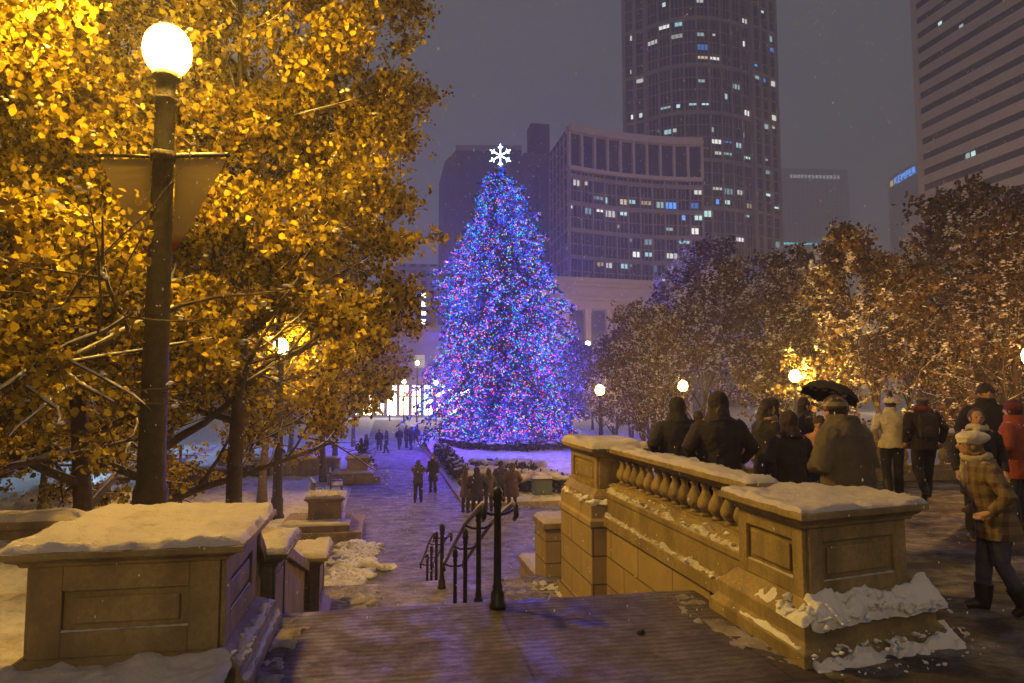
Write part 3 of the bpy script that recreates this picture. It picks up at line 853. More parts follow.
def deciduous(seed, trunk_h, trunk_r, limbs, limb_len, maxl=3, kids=(6, 5, 4), up=.08, limb_ang=(35, 75), lean=(0, 0), stems=1, total=None, taper=.65, low=1.0):
    rng = random.Random(seed); S = Skel()
    for st in range(stems):
        a0 = rng.random() * 6.28
        d = np.array([lean[0] + (.22 * cos(a0 + st * 3) if stems > 1 else 0), lean[1] + (.22 * sin(a0 + st * 3) if stems > 1 else 0), 1.0]); d /= np.linalg.norm(d)
        p = np.array([0., 0, -.15]); pts = [p.copy()]; rad = [trunk_r * 1.35]
        n = 8; H_ = total or trunk_h * 2.4
        for i in range(n):
            d = d + np.array([rng.gauss(0, .05), rng.gauss(0, .05), .03]); d /= np.linalg.norm(d)
            p = p + d * (H_ + .15) / n; pts.append(p.copy()); rad.append(trunk_r * (1 - .8 * (i + 1) / n))
        S.br.append((pts, rad, 0))
        P = np.array(pts)
        for k in range(limbs):
            f = (trunk_h / H_) + (1 - trunk_h / H_) * (k + rng.random() * .5) / limbs
            i = min(int(f * n), n - 1); g = f * n - i; o = P[i] * (1 - g) + P[i + 1] * g
            az = k * 2.4 + rng.random() * .6 + st; el = radians(90 - (limb_ang[1] + (limb_ang[0] - limb_ang[1]) * f))
            nd = np.array([cos(az) * cos(el), sin(az) * cos(el), sin(el)])
            L = limb_len * (1.15 - taper * ((f - trunk_h / H_) / (1 - trunk_h / H_)) ** 1.3) * rng.uniform(.85, 1.1) * (low + (1 - low) * min(1, 2.4 * (f - trunk_h / H_) / (1 - trunk_h / H_)))
            grow(S, rng, o, nd, L, max(.02, rad[i] * .55), 1, maxl, up, .2, 7, kids)
    return S


def skel_mesh(S, name, minr=0.0, sides=(8, 6, 5, 4, 4)):
    mb = MB()
    for pts, rad, lv in S.br:
        if rad[0] < minr: continue
        mb.tube(pts, rad, sides[min(lv, 4)], caps=False)
    return mb.mesh(name)


def clear_mask(C, loc, rz):
    """leaves are pruned back round the lamps and the banners"""
    cs, sn = cos(rz), sin(rz)
    X = C[:, 0] * cs - C[:, 1] * sn + loc[0]; Y = C[:, 0] * sn + C[:, 1] * cs + loc[1]; Z = C[:, 2] + loc[2]
    W = np.stack([X, Y, Z], 1); keep = np.ones(len(C), bool)
    for k, L in enumerate(LAMP_AT[:2]):
        L = np.array(L); d = np.array([0, 0, H]) - L; d /= np.linalg.norm(d); q = W - L; t = q @ d
        r = np.linalg.norm(q - t[:, None] * d, axis=1)
        keep &= ~((t > -.5) & (t < (9 if k == 0 else 23)) & (r < (.5 if k == 0 else .75)))
    # banners
    fwd = np.array([sin(YAW), cos(YAW)]); dep = X * fwd[0] + Y * fwd[1]; lat = X * cos(YAW) - Y * sin(YAW)
    pl = LX * cos(YAW) - LY * sin(YAW); pd = LX * fwd[0] + LY * fwd[1]
    u = (lat / np.maximum(dep, .3) - pl / pd) * pd
    rr = np.random.default_rng(1).random(len(C))
    inz = (Z > 1.2) & (Z < 5.8)
    keep &= ~((X > -1.6) & (Z < .9) & (Y > 9))
    keep &= ~((dep < pd + .5) & (u > -.1) & (u < 1.6) & inz)
    keep &= ~((dep < pd + .5) & (u > -.95) & (u <= -.1) & inz & (rr < .8))
    return keep


def leaf_quads(S, n, size, seed, spread=.22, droop=.6, at=None):
    rg = np.random.default_rng(seed)
    tw = np.array([t[0] for t in S.tw]); 
    wgt = rg.random(len(tw)) ** 2.2 + .02
    # neighbouring twigs share their density, so the crown has clumps and gaps
    cell = np.floor(tw / .75).astype(int); hsh = (cell[:, 0] * 73856093 ^ cell[:, 1] * 19349663 ^ cell[:, 2] * 83492791) % 997 / 997.0
    wgt *= hsh ** 2.4 + .02; wgt /= wgt.sum()
    m = n // 7; idx = rg.choice(len(tw), m, p=wgt)
    cc = tw[idx] + rg.normal(0, spread, (m, 3)) * np.array([1, 1, .7])
    c = np.repeat(cc, 7, axis=0) + rg.normal(0, size * .62, (m * 7, 3)) * np.array([1, 1, .8]); n = len(c)
    if at: c = c[clear_mask(c, *at)]; n = len(c)
    a = rg.normal(0, 1, (n, 3)); a[:, 2] -= droop; a /= np.linalg.norm(a, axis=1)[:, None]
    b = rg.normal(0, 1, (n, 3)); b -= a * (a * b).sum(1)[:, None]; b /= np.linalg.norm(b, axis=1)[:, None]
    nn = np.cross(a, b); s = size * rg.uniform(.45, 1.35, (n, 1))
    cu = rg.uniform(.05, .25, (n, 1))
    P = np.stack([c, c + a * s * .28 + b * s * .36 + nn * s * cu, c + a * s * .68 + b * s * .34 + nn * s * cu, c + a * s - nn * s * .12,
                  c + a * s * .68 - b * s * .34 + nn * s * cu, c + a * s * .28 - b * s * .36 + nn * s * cu], 1)
    return P


ICO_V = np.array([(0, 0, 1), (.89, 0, .45), (.28, .85, .45), (-.72, .53, .45), (-.72, -.53, .45), (.28, -.85, .45), (.72, .53, -.45), (-.28, .85, -.45), (-.89, 0, -.45), (-.28, -.85, -.45), (.72, -.53, -.45), (0, 0, -1)])
ICO_F = np.array([(0, 1, 2), (0, 2, 3), (0, 3, 4), (0, 4, 5), (0, 5, 1), (1, 6, 2), (2, 7, 3), (3, 8, 4), (4, 9, 5), (5, 10, 1), (1, 10, 6), (2, 6, 7), (3, 7, 8), (4, 8, 9), (5, 9, 10), (6, 11, 7), (7, 11, 8), (8, 11, 9), (9, 11, 10), (10, 11, 6)])
OCT_V = np.array([(1, 0, 0), (-1, 0, 0), (0, 1, 0), (0, -1, 0), (0, 0, 1), (0, 0, -1)], float)
OCT_F = np.array([(0, 2, 4), (2, 1, 4), (1, 3, 4), (3, 0, 4), (2, 0, 5), (1, 2, 5), (3, 1, 5), (0, 3, 5)])


def scatter_mesh(name, C, rad, base='ico', flat=1.0):
    bv, bf = (ICO_V, ICO_F) if base == 'ico' else (OCT_V, OCT_F)
    C = np.asarray(C); rad = np.asarray(rad).reshape(-1, 1, 1)
    V = C[:, None, :] + bv[None] * rad * np.array([1, 1, flat])
    Fc = bf[None] + (np.arange(len(C)) * len(bv))[:, None, None]
    return poly_mesh(name, V.reshape(-1, 3), Fc.reshape(-1, 3))


def branch_snow(S, seed, minr=.012, maxr=.2, frac=.7, clumps=0, cs=.06):
    """snow lying along the upper side of the flatter branches, and clumps in the twigs"""
    rng = random.Random(seed); mb = MB()
    for pts, rad, lv in S.br:
        if rad[0] < minr or rad[0] > maxr or lv == 0: continue
        if rng.random() > frac: continue
        run = []; rr = []
        for i in range(len(pts) - 1):
            d = pts[i + 1] - pts[i]; L = np.linalg.norm(d)
            if abs(d[2]) / L < .75:
                for k in range(3):
                    f = k / 3; r = rad[i] * (1 - f) + rad[i + 1] * f
                    run.append(pts[i] * (1 - f) + pts[i + 1] * f + np.array([0, 0, r * .75 + .004])); rr.append(max(.005, (min(r, .05) * .7 + .005) * rng.uniform(.5, 1.15)))
            else:
                if len(run) > 2: mb.tube(run, rr, 5)
                run = []; rr = []
        if len(run) > 2: mb.tube(run, rr, 5)
    me = mb.mesh('branch_snow')
    if clumps:
        rg = np.random.default_rng(seed); tw = np.array([t[0] for t in S.tw]); idx = rg.integers(0, len(tw), clumps)
        # lumps in little groups
        C = tw[idx] + rg.normal(0, .05, (clumps, 3)); C = np.concatenate([C, C + rg.normal(0, cs * .8, (clumps, 3)), C + rg.normal(0, cs * .8, (clumps, 3))])
        r = cs * rg.uniform(.35, 1.0, len(C)) ** 1.2
        m2 = scatter_mesh('c', C, r, 'ico', .55)
        V1 = [tuple(v.co) for v in me.vertices]; F1 = [tuple(p.vertices) for p in me.polygons]; b = len(V1)
        V1 += [tuple(v.co) for v in m2.vertices]; F1 += [tuple(i + b for i in p.vertices) for p in m2.polygons]
        me = bpy.data.meshes.new('branch_snow'); me.from_pydata(V1, [], F1)
    return me


def tree_thing(label, S, loc, rz, leafmat, nleaf, lsize, seed, group=None, spread=.22, snow=(.012, .2, .6, 200, .05), name='autumn_tree', cat='tree', bark='bark', minr=.004, droop=.6):
    t = thing(name, label, cat, loc, rz, group)
    link(skel_mesh(S, 'trunk', minr), 'trunk', M[bark], t, True)
    link(hex_mesh('crown', leaf_quads(S, nleaf, lsize, seed, spread, droop, (loc, rz) if leafmat == M['leaf'] else None)), 'crown', leafmat, t)
    if snow:
        link(branch_snow(S, seed, snow[0], snow[1], snow[2], snow[3], snow[4]), 'branch_snow', M['snow_clump'], t, True)['kind'] = 'stuff'
    return t


GL = 'yellow leaved park trees left of the path'
# near tree, trunk just outside the left edge, limbs reaching in
S1 = deciduous(11, 1.6, .26, 15, 5.6, 3, (7, 6, 5), .03, (45, 88), (.05, 0), 1, 8.5)
tree_thing('nearest yellow leaved tree, snowy limbs reaching in from the left edge', S1, (-7.2, 9.9, -1.9), 1.0, M['leaf'], 125000, .085, 1, GL, .15, (.02, .3, .9, 500, .04))
S2 = deciduous(23, 2.0, .21, 12, 4.6, 3, (6, 6, 5), .04, (35, 85), (0, 0), 2, 10.0)
t2 = tree_thing('two stemmed yellow leaved tree close behind the tall lamp pole', S2, (-5.6, 15.2, GZ), .4, M['leaf'], 80000, .11, 2, GL, .18, (.02, .3, .9, 350, .06))
S3 = deciduous(37, 3.7, .19, 20, 4.7, 3, (6, 6, 5), .05, (45, 82), (.03, -.02), 1, 13.0, .3, .55)
t3 = tree_thing('tall yellow leaved tree leaning its crown over the path, right of the tall lamp', S3, (-2.75, 14.2, GZ), 2.2, M['leaf'], 112000, .105, 3, GL, .18, (.02, .3, 1.0, 500, .05))
S4 = deciduous(41, 2.6, .17, 11, 4.0, 3, (6, 5, 4), .06, (35, 78), (0, 0), 1, 9.0)
t4 = tree_thing('slim trunked yellow leaved tree just left of the lamp deep in the trees', S4, (-4.84, 29.7, GZ), 0, M['leaf'], 40000, .16, 4, GL, .24, (.02, .3, .7, 150, .07))
t2b = None
spots = [((-6.7, 32.9), 1.1, 1.0, 'yellow leaved tree with a stout trunk midway between lamp pole and path'),
         ((-2.9, 35.2), 2.7, .95, 'yellow leaved tree at the path edge beside the snowy bench'),
         ((-8.8, 22.8), 4.0, 1.0, 'yellow leaved tree in the middle of the lawn right of the tall lamp pole'),
         ((-11.1, 25.4), .5, .75, 'small yellow leaved tree standing alone before the pale ice rink, far left'),
         ((-10.2, 20.0), 5.2, 1.1, 'yellow leaved tree behind the two stemmed tree, towards the ice rink'),
         ((-3.0, 45.0), 3.4, 1.0, 'yellow leaved tree far down the path near the small far pedestal'),
         ((-8.0, 44.0), .2, 1.1, 'yellow leaved tree far back behind the long low wall'),
         ((-2.4, 58.0), 1.6, 1.0, 'farthest yellow leaved tree where the path meets the street'),
         ((-12.5, 37.0), 2.0, 1.15, 'yellow leaved tree far back left beside the ice rink'),
         ((-10.0, 14.0), 2.6, .85, 'yellow leaved tree at the left edge behind the low stone wall'),
         ((-16.5, 23.5), 4.4, 1.1, 'yellow leaved tree beyond the left edge, its branches over the ice rink'),
         ((-22.0, 34.0), .9, 1.3, 'yellow leaved tree behind the ice rink snow bank at the far left'),
         ((-11.0, 60.0), 1.5, 1.3, 'dim yellow leaved tree far back beyond the benches and wall'),
         ((-17.5, 62.0), 3.5, 1.4, 'dim yellow leaved tree far back behind the ice rink'),
         ((-25.0, 68.0), 5.0, 1.6, 'dim yellow leaved tree farthest left behind the ice rink'),
         ((-6.6, 52.0), 5.5, 1.1, 'yellow leaved tree far back between wall and bright street')]
for k, ((x, y), rz, s, lb) in enumerate(spots):
    c = copy_tree(t4 if k != 4 else t3, None, lb); c.location = (x, y, GZ); c.rotation_euler = (0, 0, rz); c.scale = (s, s, s)

for (x, y), rz, s, lb in (((-9.0, 13.4), 2.0, .72, 'low spreading yellow leaved tree behind the low stone wall, far left'),
                          ((-13.0, 20.5), 4.0, .85, 'low spreading yellow leaved tree against the ice rink, left of the lamp pole')):
    c = copy_tree(t2, None, lb); c.location = (x, y, GZ); c.rotation_euler = (0, 0, rz); c.scale = (s, s, s)

# right hand trees: rust leaves under snow
GR = 'snow laden brown leaved trees behind the far balustrade'
SA = deciduous(51, 1.6, .14, 13, 3.4, 3, (6, 5, 4), .3, (10, 58), (0, 0), 1, 8.2)
ta = tree_thing('snow laden brown leaved tree behind the woman in the white jacket', SA, (16.6, 20.4, GZ), 0, M['leaf_rust'], 11500, .15, 5, GR, .13, (.006, .3, 1.0, 1500, .06), bark='bark_far', droop=.2)
SB = deciduous(57, 1.5, .15, 14, 3.6, 3, (6, 5, 4), .28, (10, 66), (0, 0), 2, 8.6)
tb_ = tree_thing('snow laden many stemmed tree behind the far balustrade at the right edge', SB, (20.5, 19.5, GZ), 0, M['leaf_rust'], 13000, .15, 6, GR, .14, (.006, .3, 1.0, 1700, .062), bark='bark_far', droop=.2)
rt = [(ta, 23.6, 25.5, 1.0, 1.3, 'snow laden tree second in from the right edge, tips against the striped tower'),
      (tb_, 18.2, 27.0, 2.0, .95, 'snow laden tree between the umbrella and the woman in the white jacket'),
      (tb_, 28.5, 27.0, .3, 1.28, 'tall snow laden tree rising at the right edge before the striped tower'),
      (ta, 16.8, 34.5, 3.0, 1.2, 'snow laden tree straight behind the umbrella'),
      (tb_, 13.2, 33.0, 4.2, .85, 'snow laden tree lit yellow above the two dark figures at the balustrade'),
      (ta, 21.5, 36.0, 1.5, 1.25, 'snow laden tree behind the small distant street lamp'),
      (tb_, 14.6, 42.5, .7, .78, 'purple tinged snow laden tree left of the street lamp over the dark figures'),
      (ta, 20.8, 45.5, 2.5, 1.55, 'tall purple tinged snow laden tree rising before the glass tower'),
      (tb_, 27.0, 44.0, 5.1, 1.3, 'snow laden tree far back before the gap between the towers'),
      (ta, 16.6, 51.0, 3.7, .8, 'blue lit snow laden tree nearest the Christmas tree on its right'),
      (tb_, 20.9, 56.0, 1.9, .9, 'blue lit snow laden tree before the columned building'),
      (ta, 27.5, 54.0, .1, 1.2, 'dark snow laden tree behind the tall purple tinged one'),
      (tb_, 34.0, 50.0, 2.9, 1.3, 'dark snow laden tree far back below the distant hazy tower'),
      (ta, 33.0, 38.0, 4.9, 1.35, 'snow laden tree far back behind the backpack man'),
      (tb_, 26.5, 66.0, 3.3, .95, 'hazy snow laden tree beyond the street lamp right of the Christmas tree'),
      (tb_, 17.6, 64.0, .9, .9, 'blue tinged snow laden tree just beyond the Christmas tree'),
      (ta, 23.0, 74.0, 4.4, 1.0, 'faint snow laden tree at the foot of the columned building'),
      (ta, 40.0, 60.0, 1.2, 1.5, 'hazy snow laden tree deep in the park on the right')]
for src, x, y, rz, s, lb in rt:
    c = copy_tree(src, None, lb); c.location = (x, y, GZ); c.rotation_euler = (0, 0, rz); c.scale = (s, s, s)

# ------------------------------------------------------------------ Christmas tree
CX_, CY_ = 9.05, 53.6; BZ = GZ + .15
ct = thing('christmas_tree', 'tall Christmas tree covered in blue and coloured lights', 'christmas tree', (CX_, CY_, BZ))
TH = 22.6
rg = np.random.default_rng(3); rng = random.Random(5)


def prof_r(f):  # f 0 top .. 1 bottom
    xs_ = [0, .04, .12, .25, .42, .6, .8, .93, 1.0]; ys_ = [.15, .9, 1.7, 3.0, 4.3, 5.0, 5.5, 5.6, 4.8]
    return float(np.interp(f, xs_, ys_))


mb = MB(); mb.tube([(0, 0, -.2), (0, 0, 3), (0, 0, 12), (0, 0, TH)], [.5, .42, .25, .04], 12); mb.build('trunk', M['bark_far'], ct, True)
BR = []; NB = 620
for k in range(NB):
    f = (k / NB) ** .62; z = TH - .3 - (TH - 2.1) * f
    az = k * 2.39996 + rng.gauss(0, .2); L = prof_r(f) * rng.choice((rng.uniform(.7, 1.0), rng.uniform(.85, 1.05), rng.uniform(1.0, 1.22)))
    # vertical lobes give the crown an uneven outline
    L *= 1 + .13 * sin(3 * az + z * .8) + .10 * sin(6 * az - z * 1.3)
    dirx, diry = cos(az), sin(az); pts = []
    droop = .18 + .28 * f; upt = .35 * (1 - f)
    for i in range(7):
        u = i / 6; pts.append(np.array([dirx * L * u, diry * L * u, z + L * (upt * u - droop * u * u * 1.3 + .1 * u ** 4)]))
    BR.append(pts)
mb = MB()
for pts in BR: mb.tube(pts, [.05, .045, .04, .03, .025, .02, .01], 4, caps=False)
mb.build('branches', M['bark_far'], ct)
NN = 46000; seg = rg.integers(0, NB, NN); u = rg.random(NN) ** .6
BP = np.array(BR); ii = np.minimum((u * 6).astype(int), 5); g = (u * 6 - ii)[:, None]
base = BP[seg, ii] * (1 - g) + BP[seg, ii + 1] * g
tang = BP[seg, ii + 1] - BP[seg, ii]; tang /= np.linalg.norm(tang, axis=1)[:, None]
a = tang * .8 + rg.normal(0, .6, (NN, 3)); a[:, 2] -= .15; a /= np.linalg.norm(a, axis=1)[:, None]
b = rg.normal(0, 1, (NN, 3)); b -= a * (a * b).sum(1)[:, None]; b /= np.linalg.norm(b, axis=1)[:, None]
ln = rg.uniform(.25, .6, (NN, 1)); wd = rg.uniform(.05, .1, (NN, 1))
o = link(quads_mesh('foliage', np.stack([base, base + a * ln * .5 + b * wd, base + a * ln, base + a * ln * .5 - b * wd], 1)), 'foliage', M['needle'], ct)
# snow resting on the boughs
k = 1300; s_ = rg.integers(0, NB, k); u = rg.uniform(.35, 1, k); ii = np.minimum((u * 6).astype(int), 5); g = (u * 6 - ii)[:, None]
c = BP[s_, ii] * (1 - g) + BP[s_, ii + 1] * g + np.array([0, 0, .06]) + rg.normal(0, .08, (k, 3))
link(scatter_mesh('bough_snow', c, rg.uniform(.05, .17, k), 'ico', .35), 'bough_snow', M['snow_clump'], ct, True)
# bulbs
BCOL = [(.02, .04, 1.0), (.16, .03, 1.0), (.01, .35, .9), (1.0, .03, .06), (1.0, .22, .02), (.02, .6, .2), (.3, .5, 1.0), (.6, .05, .9)]
bulb_m = []
for cc in BCOL:
    m = bpy.data.materials.new('bulb_light'); m.use_nodes = True; nt = m.node_tree; nt.nodes.remove(nt.nodes['Principled BSDF'])
    e = nt.nodes.new('ShaderNodeEmission'); e.inputs[0].default_value = (*cc, 1); e.inputs[1].default_value = 3.1
    nt.links.new(e.outputs[0], nt.nodes['Material Output'].inputs['Surface'])
    m.cycles.emission_sampling = 'NONE'; bulb_m.append(m)
NBULB = 23000
s_ = rg.integers(0, NB, NBULB); u = np.clip(1 - np.abs(rg.normal(0, .17, NBULB)), .15, 1.0); ii = np.minimum((u * 6).astype(int), 5); g = (u * 6 - ii)[:, None]
c = BP[s_, ii] * (1 - g) + BP[s_, ii + 1] * g + rg.normal(0, .14, (NBULB, 3))
n2 = 9000; fz = rg.random(n2) ** .62; az = rg.random(n2) * 2 * pi; zz = TH - .4 - (TH - 1.9) * fz
R2 = np.interp(fz, [0, .04, .12, .25, .42, .6, .8, .93, 1.0], [.15, .9, 1.7, 3.0, 4.3, 5.0, 5.5, 5.6, 4.8]) * (1 + .13 * np.sin(3 * az + zz * .8) + .10 * np.sin(6 * az - zz * 1.3)) * rg.uniform(.62, .92, n2)
c = np.concatenate([c, np.stack([R2 * np.cos(az), R2 * np.sin(az), zz - .12 * R2], 1)]); NBULB = len(c)
wts_top = np.array([.46, .08, .30, .03, .03, .08, .02, .0]); wts_bot = np.array([.34, .15, .14, .12, .10, .08, .01, .06])
hh = np.clip((TH - c[:, 2]) / TH, 0, 1)
cum = np.cumsum(wts_top[None] * (1 - hh[:, None]) + wts_bot[None] * hh[:, None], 1); cum /= cum[:, -1:]
ci = (rg.random(NBULB)[:, None] > cum).sum(1)
br_ = rg.uniform(.026, .055, NBULB)
# the hundred bulbs nearest the viewer are parts of their own
dist = np.linalg.norm(c + np.array([CX_, CY_, BZ]) - np.array([0, 0, H]), axis=1)
score = (br_ / dist); near = np.argsort(-score)[:99]
oct_me = {}
for i in near:
    q = int(ci[i])
    if q not in oct_me:
        mm = scatter_mesh('light_bulb', [(0, 0, 0)], [1.0], 'ico'); mm.materials.append(bulb_m[q]); oct_me[q] = mm
    ob = bpy.data.objects.new('light_bulb', oct_me[q]); COL.objects.link(ob); ob.parent = ct; ob.location = c[i]; ob.scale = (br_[i],) * 3
rest = np.setdiff1d(np.arange(NBULB), near)
me = scatter_mesh('light_bulbs', c[rest], br_[rest], 'oct')
for m in bulb_m: me.materials.append(m)
me.polygons.foreach_set('material_index', np.repeat(ci[rest], 8).astype(np.int32))
o = link(me, 'light_bulbs', None, ct); o['kind'] = 'stuff'
# glow of the strings, carried by lamps set among the boughs
for k in range(16):
    f = (k + .6) / 16; z = TH - (TH - 1.6) * f ** .8; az = k * 2.4; rr = prof_r(f ** .8) * 1.08
    ld = bpy.data.lights.new('string_light_glow', 'POINT'); ld.energy = 1000 + 2700 * f; ld.shadow_soft_size = .3
    ld.color = (.05, .06, 1.0) if k % 4 else (.22, .07, 1.0)
    lo = bpy.data.objects.new('string_light_glow', ld); COL.objects.link(lo); lo.parent = ct; lo.location = (cos(az) * rr, sin(az) * rr, z)
# snowflake star
star = thing('snowflake_topper', 'glowing white snowflake ornament on the tip of the Christmas tree', 'ornament', (CX_, CY_, BZ + TH + .85), -YAW)
mb = MB()
for k in range(6):
    a = k * pi / 3 + pi / 6; c_, s2 = cos(a), sin(a)
    mb.tube([(0, 0, 0), (c_ * .95, 0, s2 * .95)], .03, 6)
    for q in (.58,):
        for sg in (-1, 1):
            aa = a + sg * .95; mb.tube([(c_ * q, 0, s2 * q), (c_ * q + cos(aa) * .22, 0, s2 * q + sin(aa) * .24)], .02, 5)
mb.ell((0, 0, 0), (.07, .07, .07), 8, 6)
mb.build('flake', lamp_mat(30, (.45, .72, 1.0)), star)
mb = MB(); mb.tube([(0, 0, -.9), (0, 0, -.1)], .03, 6); mb.build('spike', M['iron'], star)

# snowy bed, hedges
def bed_h(x, y):
    e = min(x - 3.2, y - 26.5)
    return GZ + .05 + .16 * min(1, max(0, e) / .5) + .55 * math.exp(-((x - CX_) ** 2 + (y - CY_) ** 2) / 120.0) + .07 * fbm(x, y, .9) + .03 * fbm(x, y, 4)


setp(sheet('snowy_bed', 3.2, 24, 26.53, 84, bed_h, M['snow_ground'], 90, 200), kind='structure')


def hedge(label, pts, w, h, n, seed, snow=.12, group='snow covered hedges in the Christmas tree bed', zf=bed_h):
    """bushy hedge run: leaf cards round a twiggy core with a lumpy snow top"""
    t = thing('hedge', label, 'hedge', (0, 0, 0), 0, group); r2 = np.random.default_rng(seed)
    k = len(pts) - 1; uu = r2.random(n) * k; ii = np.minimum(uu.astype(int), k - 1); ff = (uu - ii)[:, None]; P = np.array(pts, float)
    c = P[ii] * (1 - ff) + P[ii + 1] * ff; th = r2.random(n) * 2 * pi; rr = np.sqrt(r2.random(n)) * w
    X = c[:, 0] + rr * np.cos(th); Y = c[:, 1] + rr * np.sin(th); Z = np.array([zf(x, y) for x, y in zip(X, Y)]) + r2.random(n) * h * (1 - .3 * (rr / w) ** 2)
    Cn = np.stack([X, Y, Z], 1); a = r2.normal(0, 1, (n, 3)); a[:, 2] = np.abs(a[:, 2]); a /= np.linalg.norm(a, axis=1)[:, None]
    b = r2.normal(0, 1, (n, 3)); b -= a * (a * b).sum(1)[:, None]; b /= np.linalg.norm(b, axis=1)[:, None]; s = .11 * r2.uniform(.6, 1.3, (n, 1))
    link(quads_mesh('foliage', np.stack([Cn, Cn + a * s + b * s * .5, Cn + a * s * 2, Cn + a * s - b * s * .5], 1)), 'foliage', M['hedge'], t)
    mb = MB(); rq = random.Random(seed); nn = max(6, int(n / 90))
    for i in range(nn):
        q = rq.random() * k; j = min(int(q), k - 1); f = q - j
        x = pts[j][0] * (1 - f) + pts[j + 1][0] * f + rq.gauss(0, w * .5); y = pts[j][1] * (1 - f) + pts[j + 1][1] * f + rq.gauss(0, w * .5)
        r = w * rq.uniform(.25, .5); mb.ell((x, y, zf(x, y) + h * rq.uniform(.8, 1.0)), (r, r, snow * rq.uniform(.7, 1.3)), 8, 5)
    link(remeshed(mb, .06, 1, .03, 4), 'snow_cap', M['snow'], t, True)
    return t


hedge('long snow capped hedge along the path edge of the Christmas tree bed', [(3.7, 46), (3.75, 40), (3.8, 33)], .42, .6, 5200, 1, .08)
hedge('bushy snow capped hedge at the near corner of the bed behind the group of onlookers', [(4.3, 30.6), (5.6, 29.2), (7.2, 28.6)], .7, .75, 5200, 2, .16)
hedge('snow capped hedge along the front of the bed, left of the tall stone pier', [(7.6, 28.0), (9.6, 28.1)], .6, .7, 3600, 3, .12)
hedge('rounded snow capped bush in the blue lit snow under the right of the Christmas tree', [(11.6, 36.0), (12.8, 36.0)], .8, .8, 2200, 4, .2)
hedge('dark hedge ring under the boughs of the Christmas tree', [(4.6, 50), (6.2, 46.5), (9.4, 45.2), (13, 46.5), (15, 50)], .8, .5, 7000, 5, .05)
hedge('low snow capped shrubs in the middle of the bed', [(5.2, 36.5), (7.6, 35.2)], .8, .45, 2600, 6, .2)
# small green utility box by the hedge
t = thing('utility_box', 'small green utility box capped with snow in front of the bed hedge', 'utility box', (6.35, 27.4, bed_h(6.35, 27.4)))
M['green'] = m_noisy('green_paint', (.05, .085, .06), (.08, .12, .09), 6, .6)
mb = MB(); mb.box((0, 0, .3), (.75, .45, .6)); mb.build('cabinet', M['green'], t, bevel=.02)
mb = MB(); mb.box((0, -.235, .3), (.62, .02, .48)); mb.build('door', M['green'], t, bevel=.006)
mb = MB(); mb.box((0, 0, .63), (.82, .52, .05)); mb.build('lid', M['iron'], t, bevel=.01)
snow_cap([(-.4, -.25), (.4, -.25), (.4, .25), (-.4, .25)], .656, .08, 12, 10, 3).build('snow_cap', M['snow'], t, True)

# ------------------------------------------------------------------ benches, planters, small things on the left
M['bench'] = m_noisy('bench_wood', (.06, .05, .05), (.11, .09, .08), 10, .7)


def bench(label, x, y, rz):
    t = thing('park_bench', label, 'bench', (x, y, GZ), rz, 'snowy benches beside the path')
    mb = MB()
    for k in range(5): mb.box((0, -.2 + .1 * k, .44), (1.7, .08, .03))
    mb.build('seat', M['bench'], t, bevel=.006)
    mb = MB()
    for k in range(14): mb.box((-.79 + .1215 * k, .29 + .0, .72), (.05, .025, .52))
    mb.box((0, .3, .99), (1.75, .05, .06)); mb.box((0, .3, .5), (1.7, .04, .05)); mb.build('backrest', M['bench'], t, bevel=.005)
    for sx in (-.8, .8):
        for yy in (-.2, .26):
            mb = MB(); mb.tube([(sx, yy, 0), (sx, yy, .43)], .028, 8); mb.build('leg', M['iron'], t, True)
        mb = MB(); mb.tube([(sx, .28, .66), (sx, 0, .68), (sx, -.22, .66), (sx, -.24, .45)], .022, 6); mb.build('armrest', M['iron'], t, True)
    snow_cap([(-.85, -.25), (.85, -.25), (.85, .25), (-.85, .25)], .456, .09, 26, 10, int(x * 7)).build('seat_snow', M['snow'], t, True)
    snow_cap([(-.86, .26), (.86, .26), (.86, .34), (-.86, .34)], 1.02, .04, 26, 4, int(x * 5)).build('rail_snow', M['snow'], t, True)
    return t


bench('snowy bench seen from its side, right behind the nearer path pedestal', -2.35, 27.6, radians(100))
bench('snowy bench farther along the path, next to the far path pedestal', -1.95, 30.9, radians(95))

for k, (px, py, w, h, lb) in enumerate([(180, 484, 1.5, 1.0, 'dark boxy planter hedge just right of the tall lamp pole'), (203, 482, 2.4, .7, 'wide dark planter hedge under the yellow trees, second from the lamp pole'),
                                        (247, 476, 2.2, .65, 'dark planter hedge behind the stout trunk'), (268, 474, 2.2, .65, 'dark planter hedge left of the long low wall'), (293, 470, 1.7, .9, 'tall dark planter hedge where the long low wall begins')]):
    x, y, _ = gz(px, py, GZ)
    t = thing('planter', lb, 'planter', (x, y, GZ - .05), -.1, 'dark planter hedges at the back of the lawn')
    mb = MB(); mb.box((0, 0, h * .25), (w, .8, h * .5), tap=1.04); mb.build('trough', M['iron'], t, bevel=.02)
    r2 = np.random.default_rng(k); n = 1500; Cn = r2.uniform(-.5, .5, (n, 3)) * np.array([w, .8, h * .6]) + np.array([0, 0, h * .72])
    a = r2.normal(0, 1, (n, 3)); a /= np.linalg.norm(a, axis=1)[:, None]; b = r2.normal(0, 1, (n, 3)); b -= a * (a * b).sum(1)[:, None]; b /= np.linalg.norm(b, axis=1)[:, None]
    link(quads_mesh('foliage', np.stack([Cn, Cn + a * .08 + b * .05, Cn + a * .16, Cn + a * .08 - b * .05], 1)), 'foliage', M['hedge'], t)
    snow_cap([(-w / 2, -.4), (w / 2, -.4), (w / 2, .4), (-w / 2, .4)], h, .1, 16, 8, k).build('snow_cap', M['snow'], t, True)
x, y, _ = gz(180, 484, GZ)
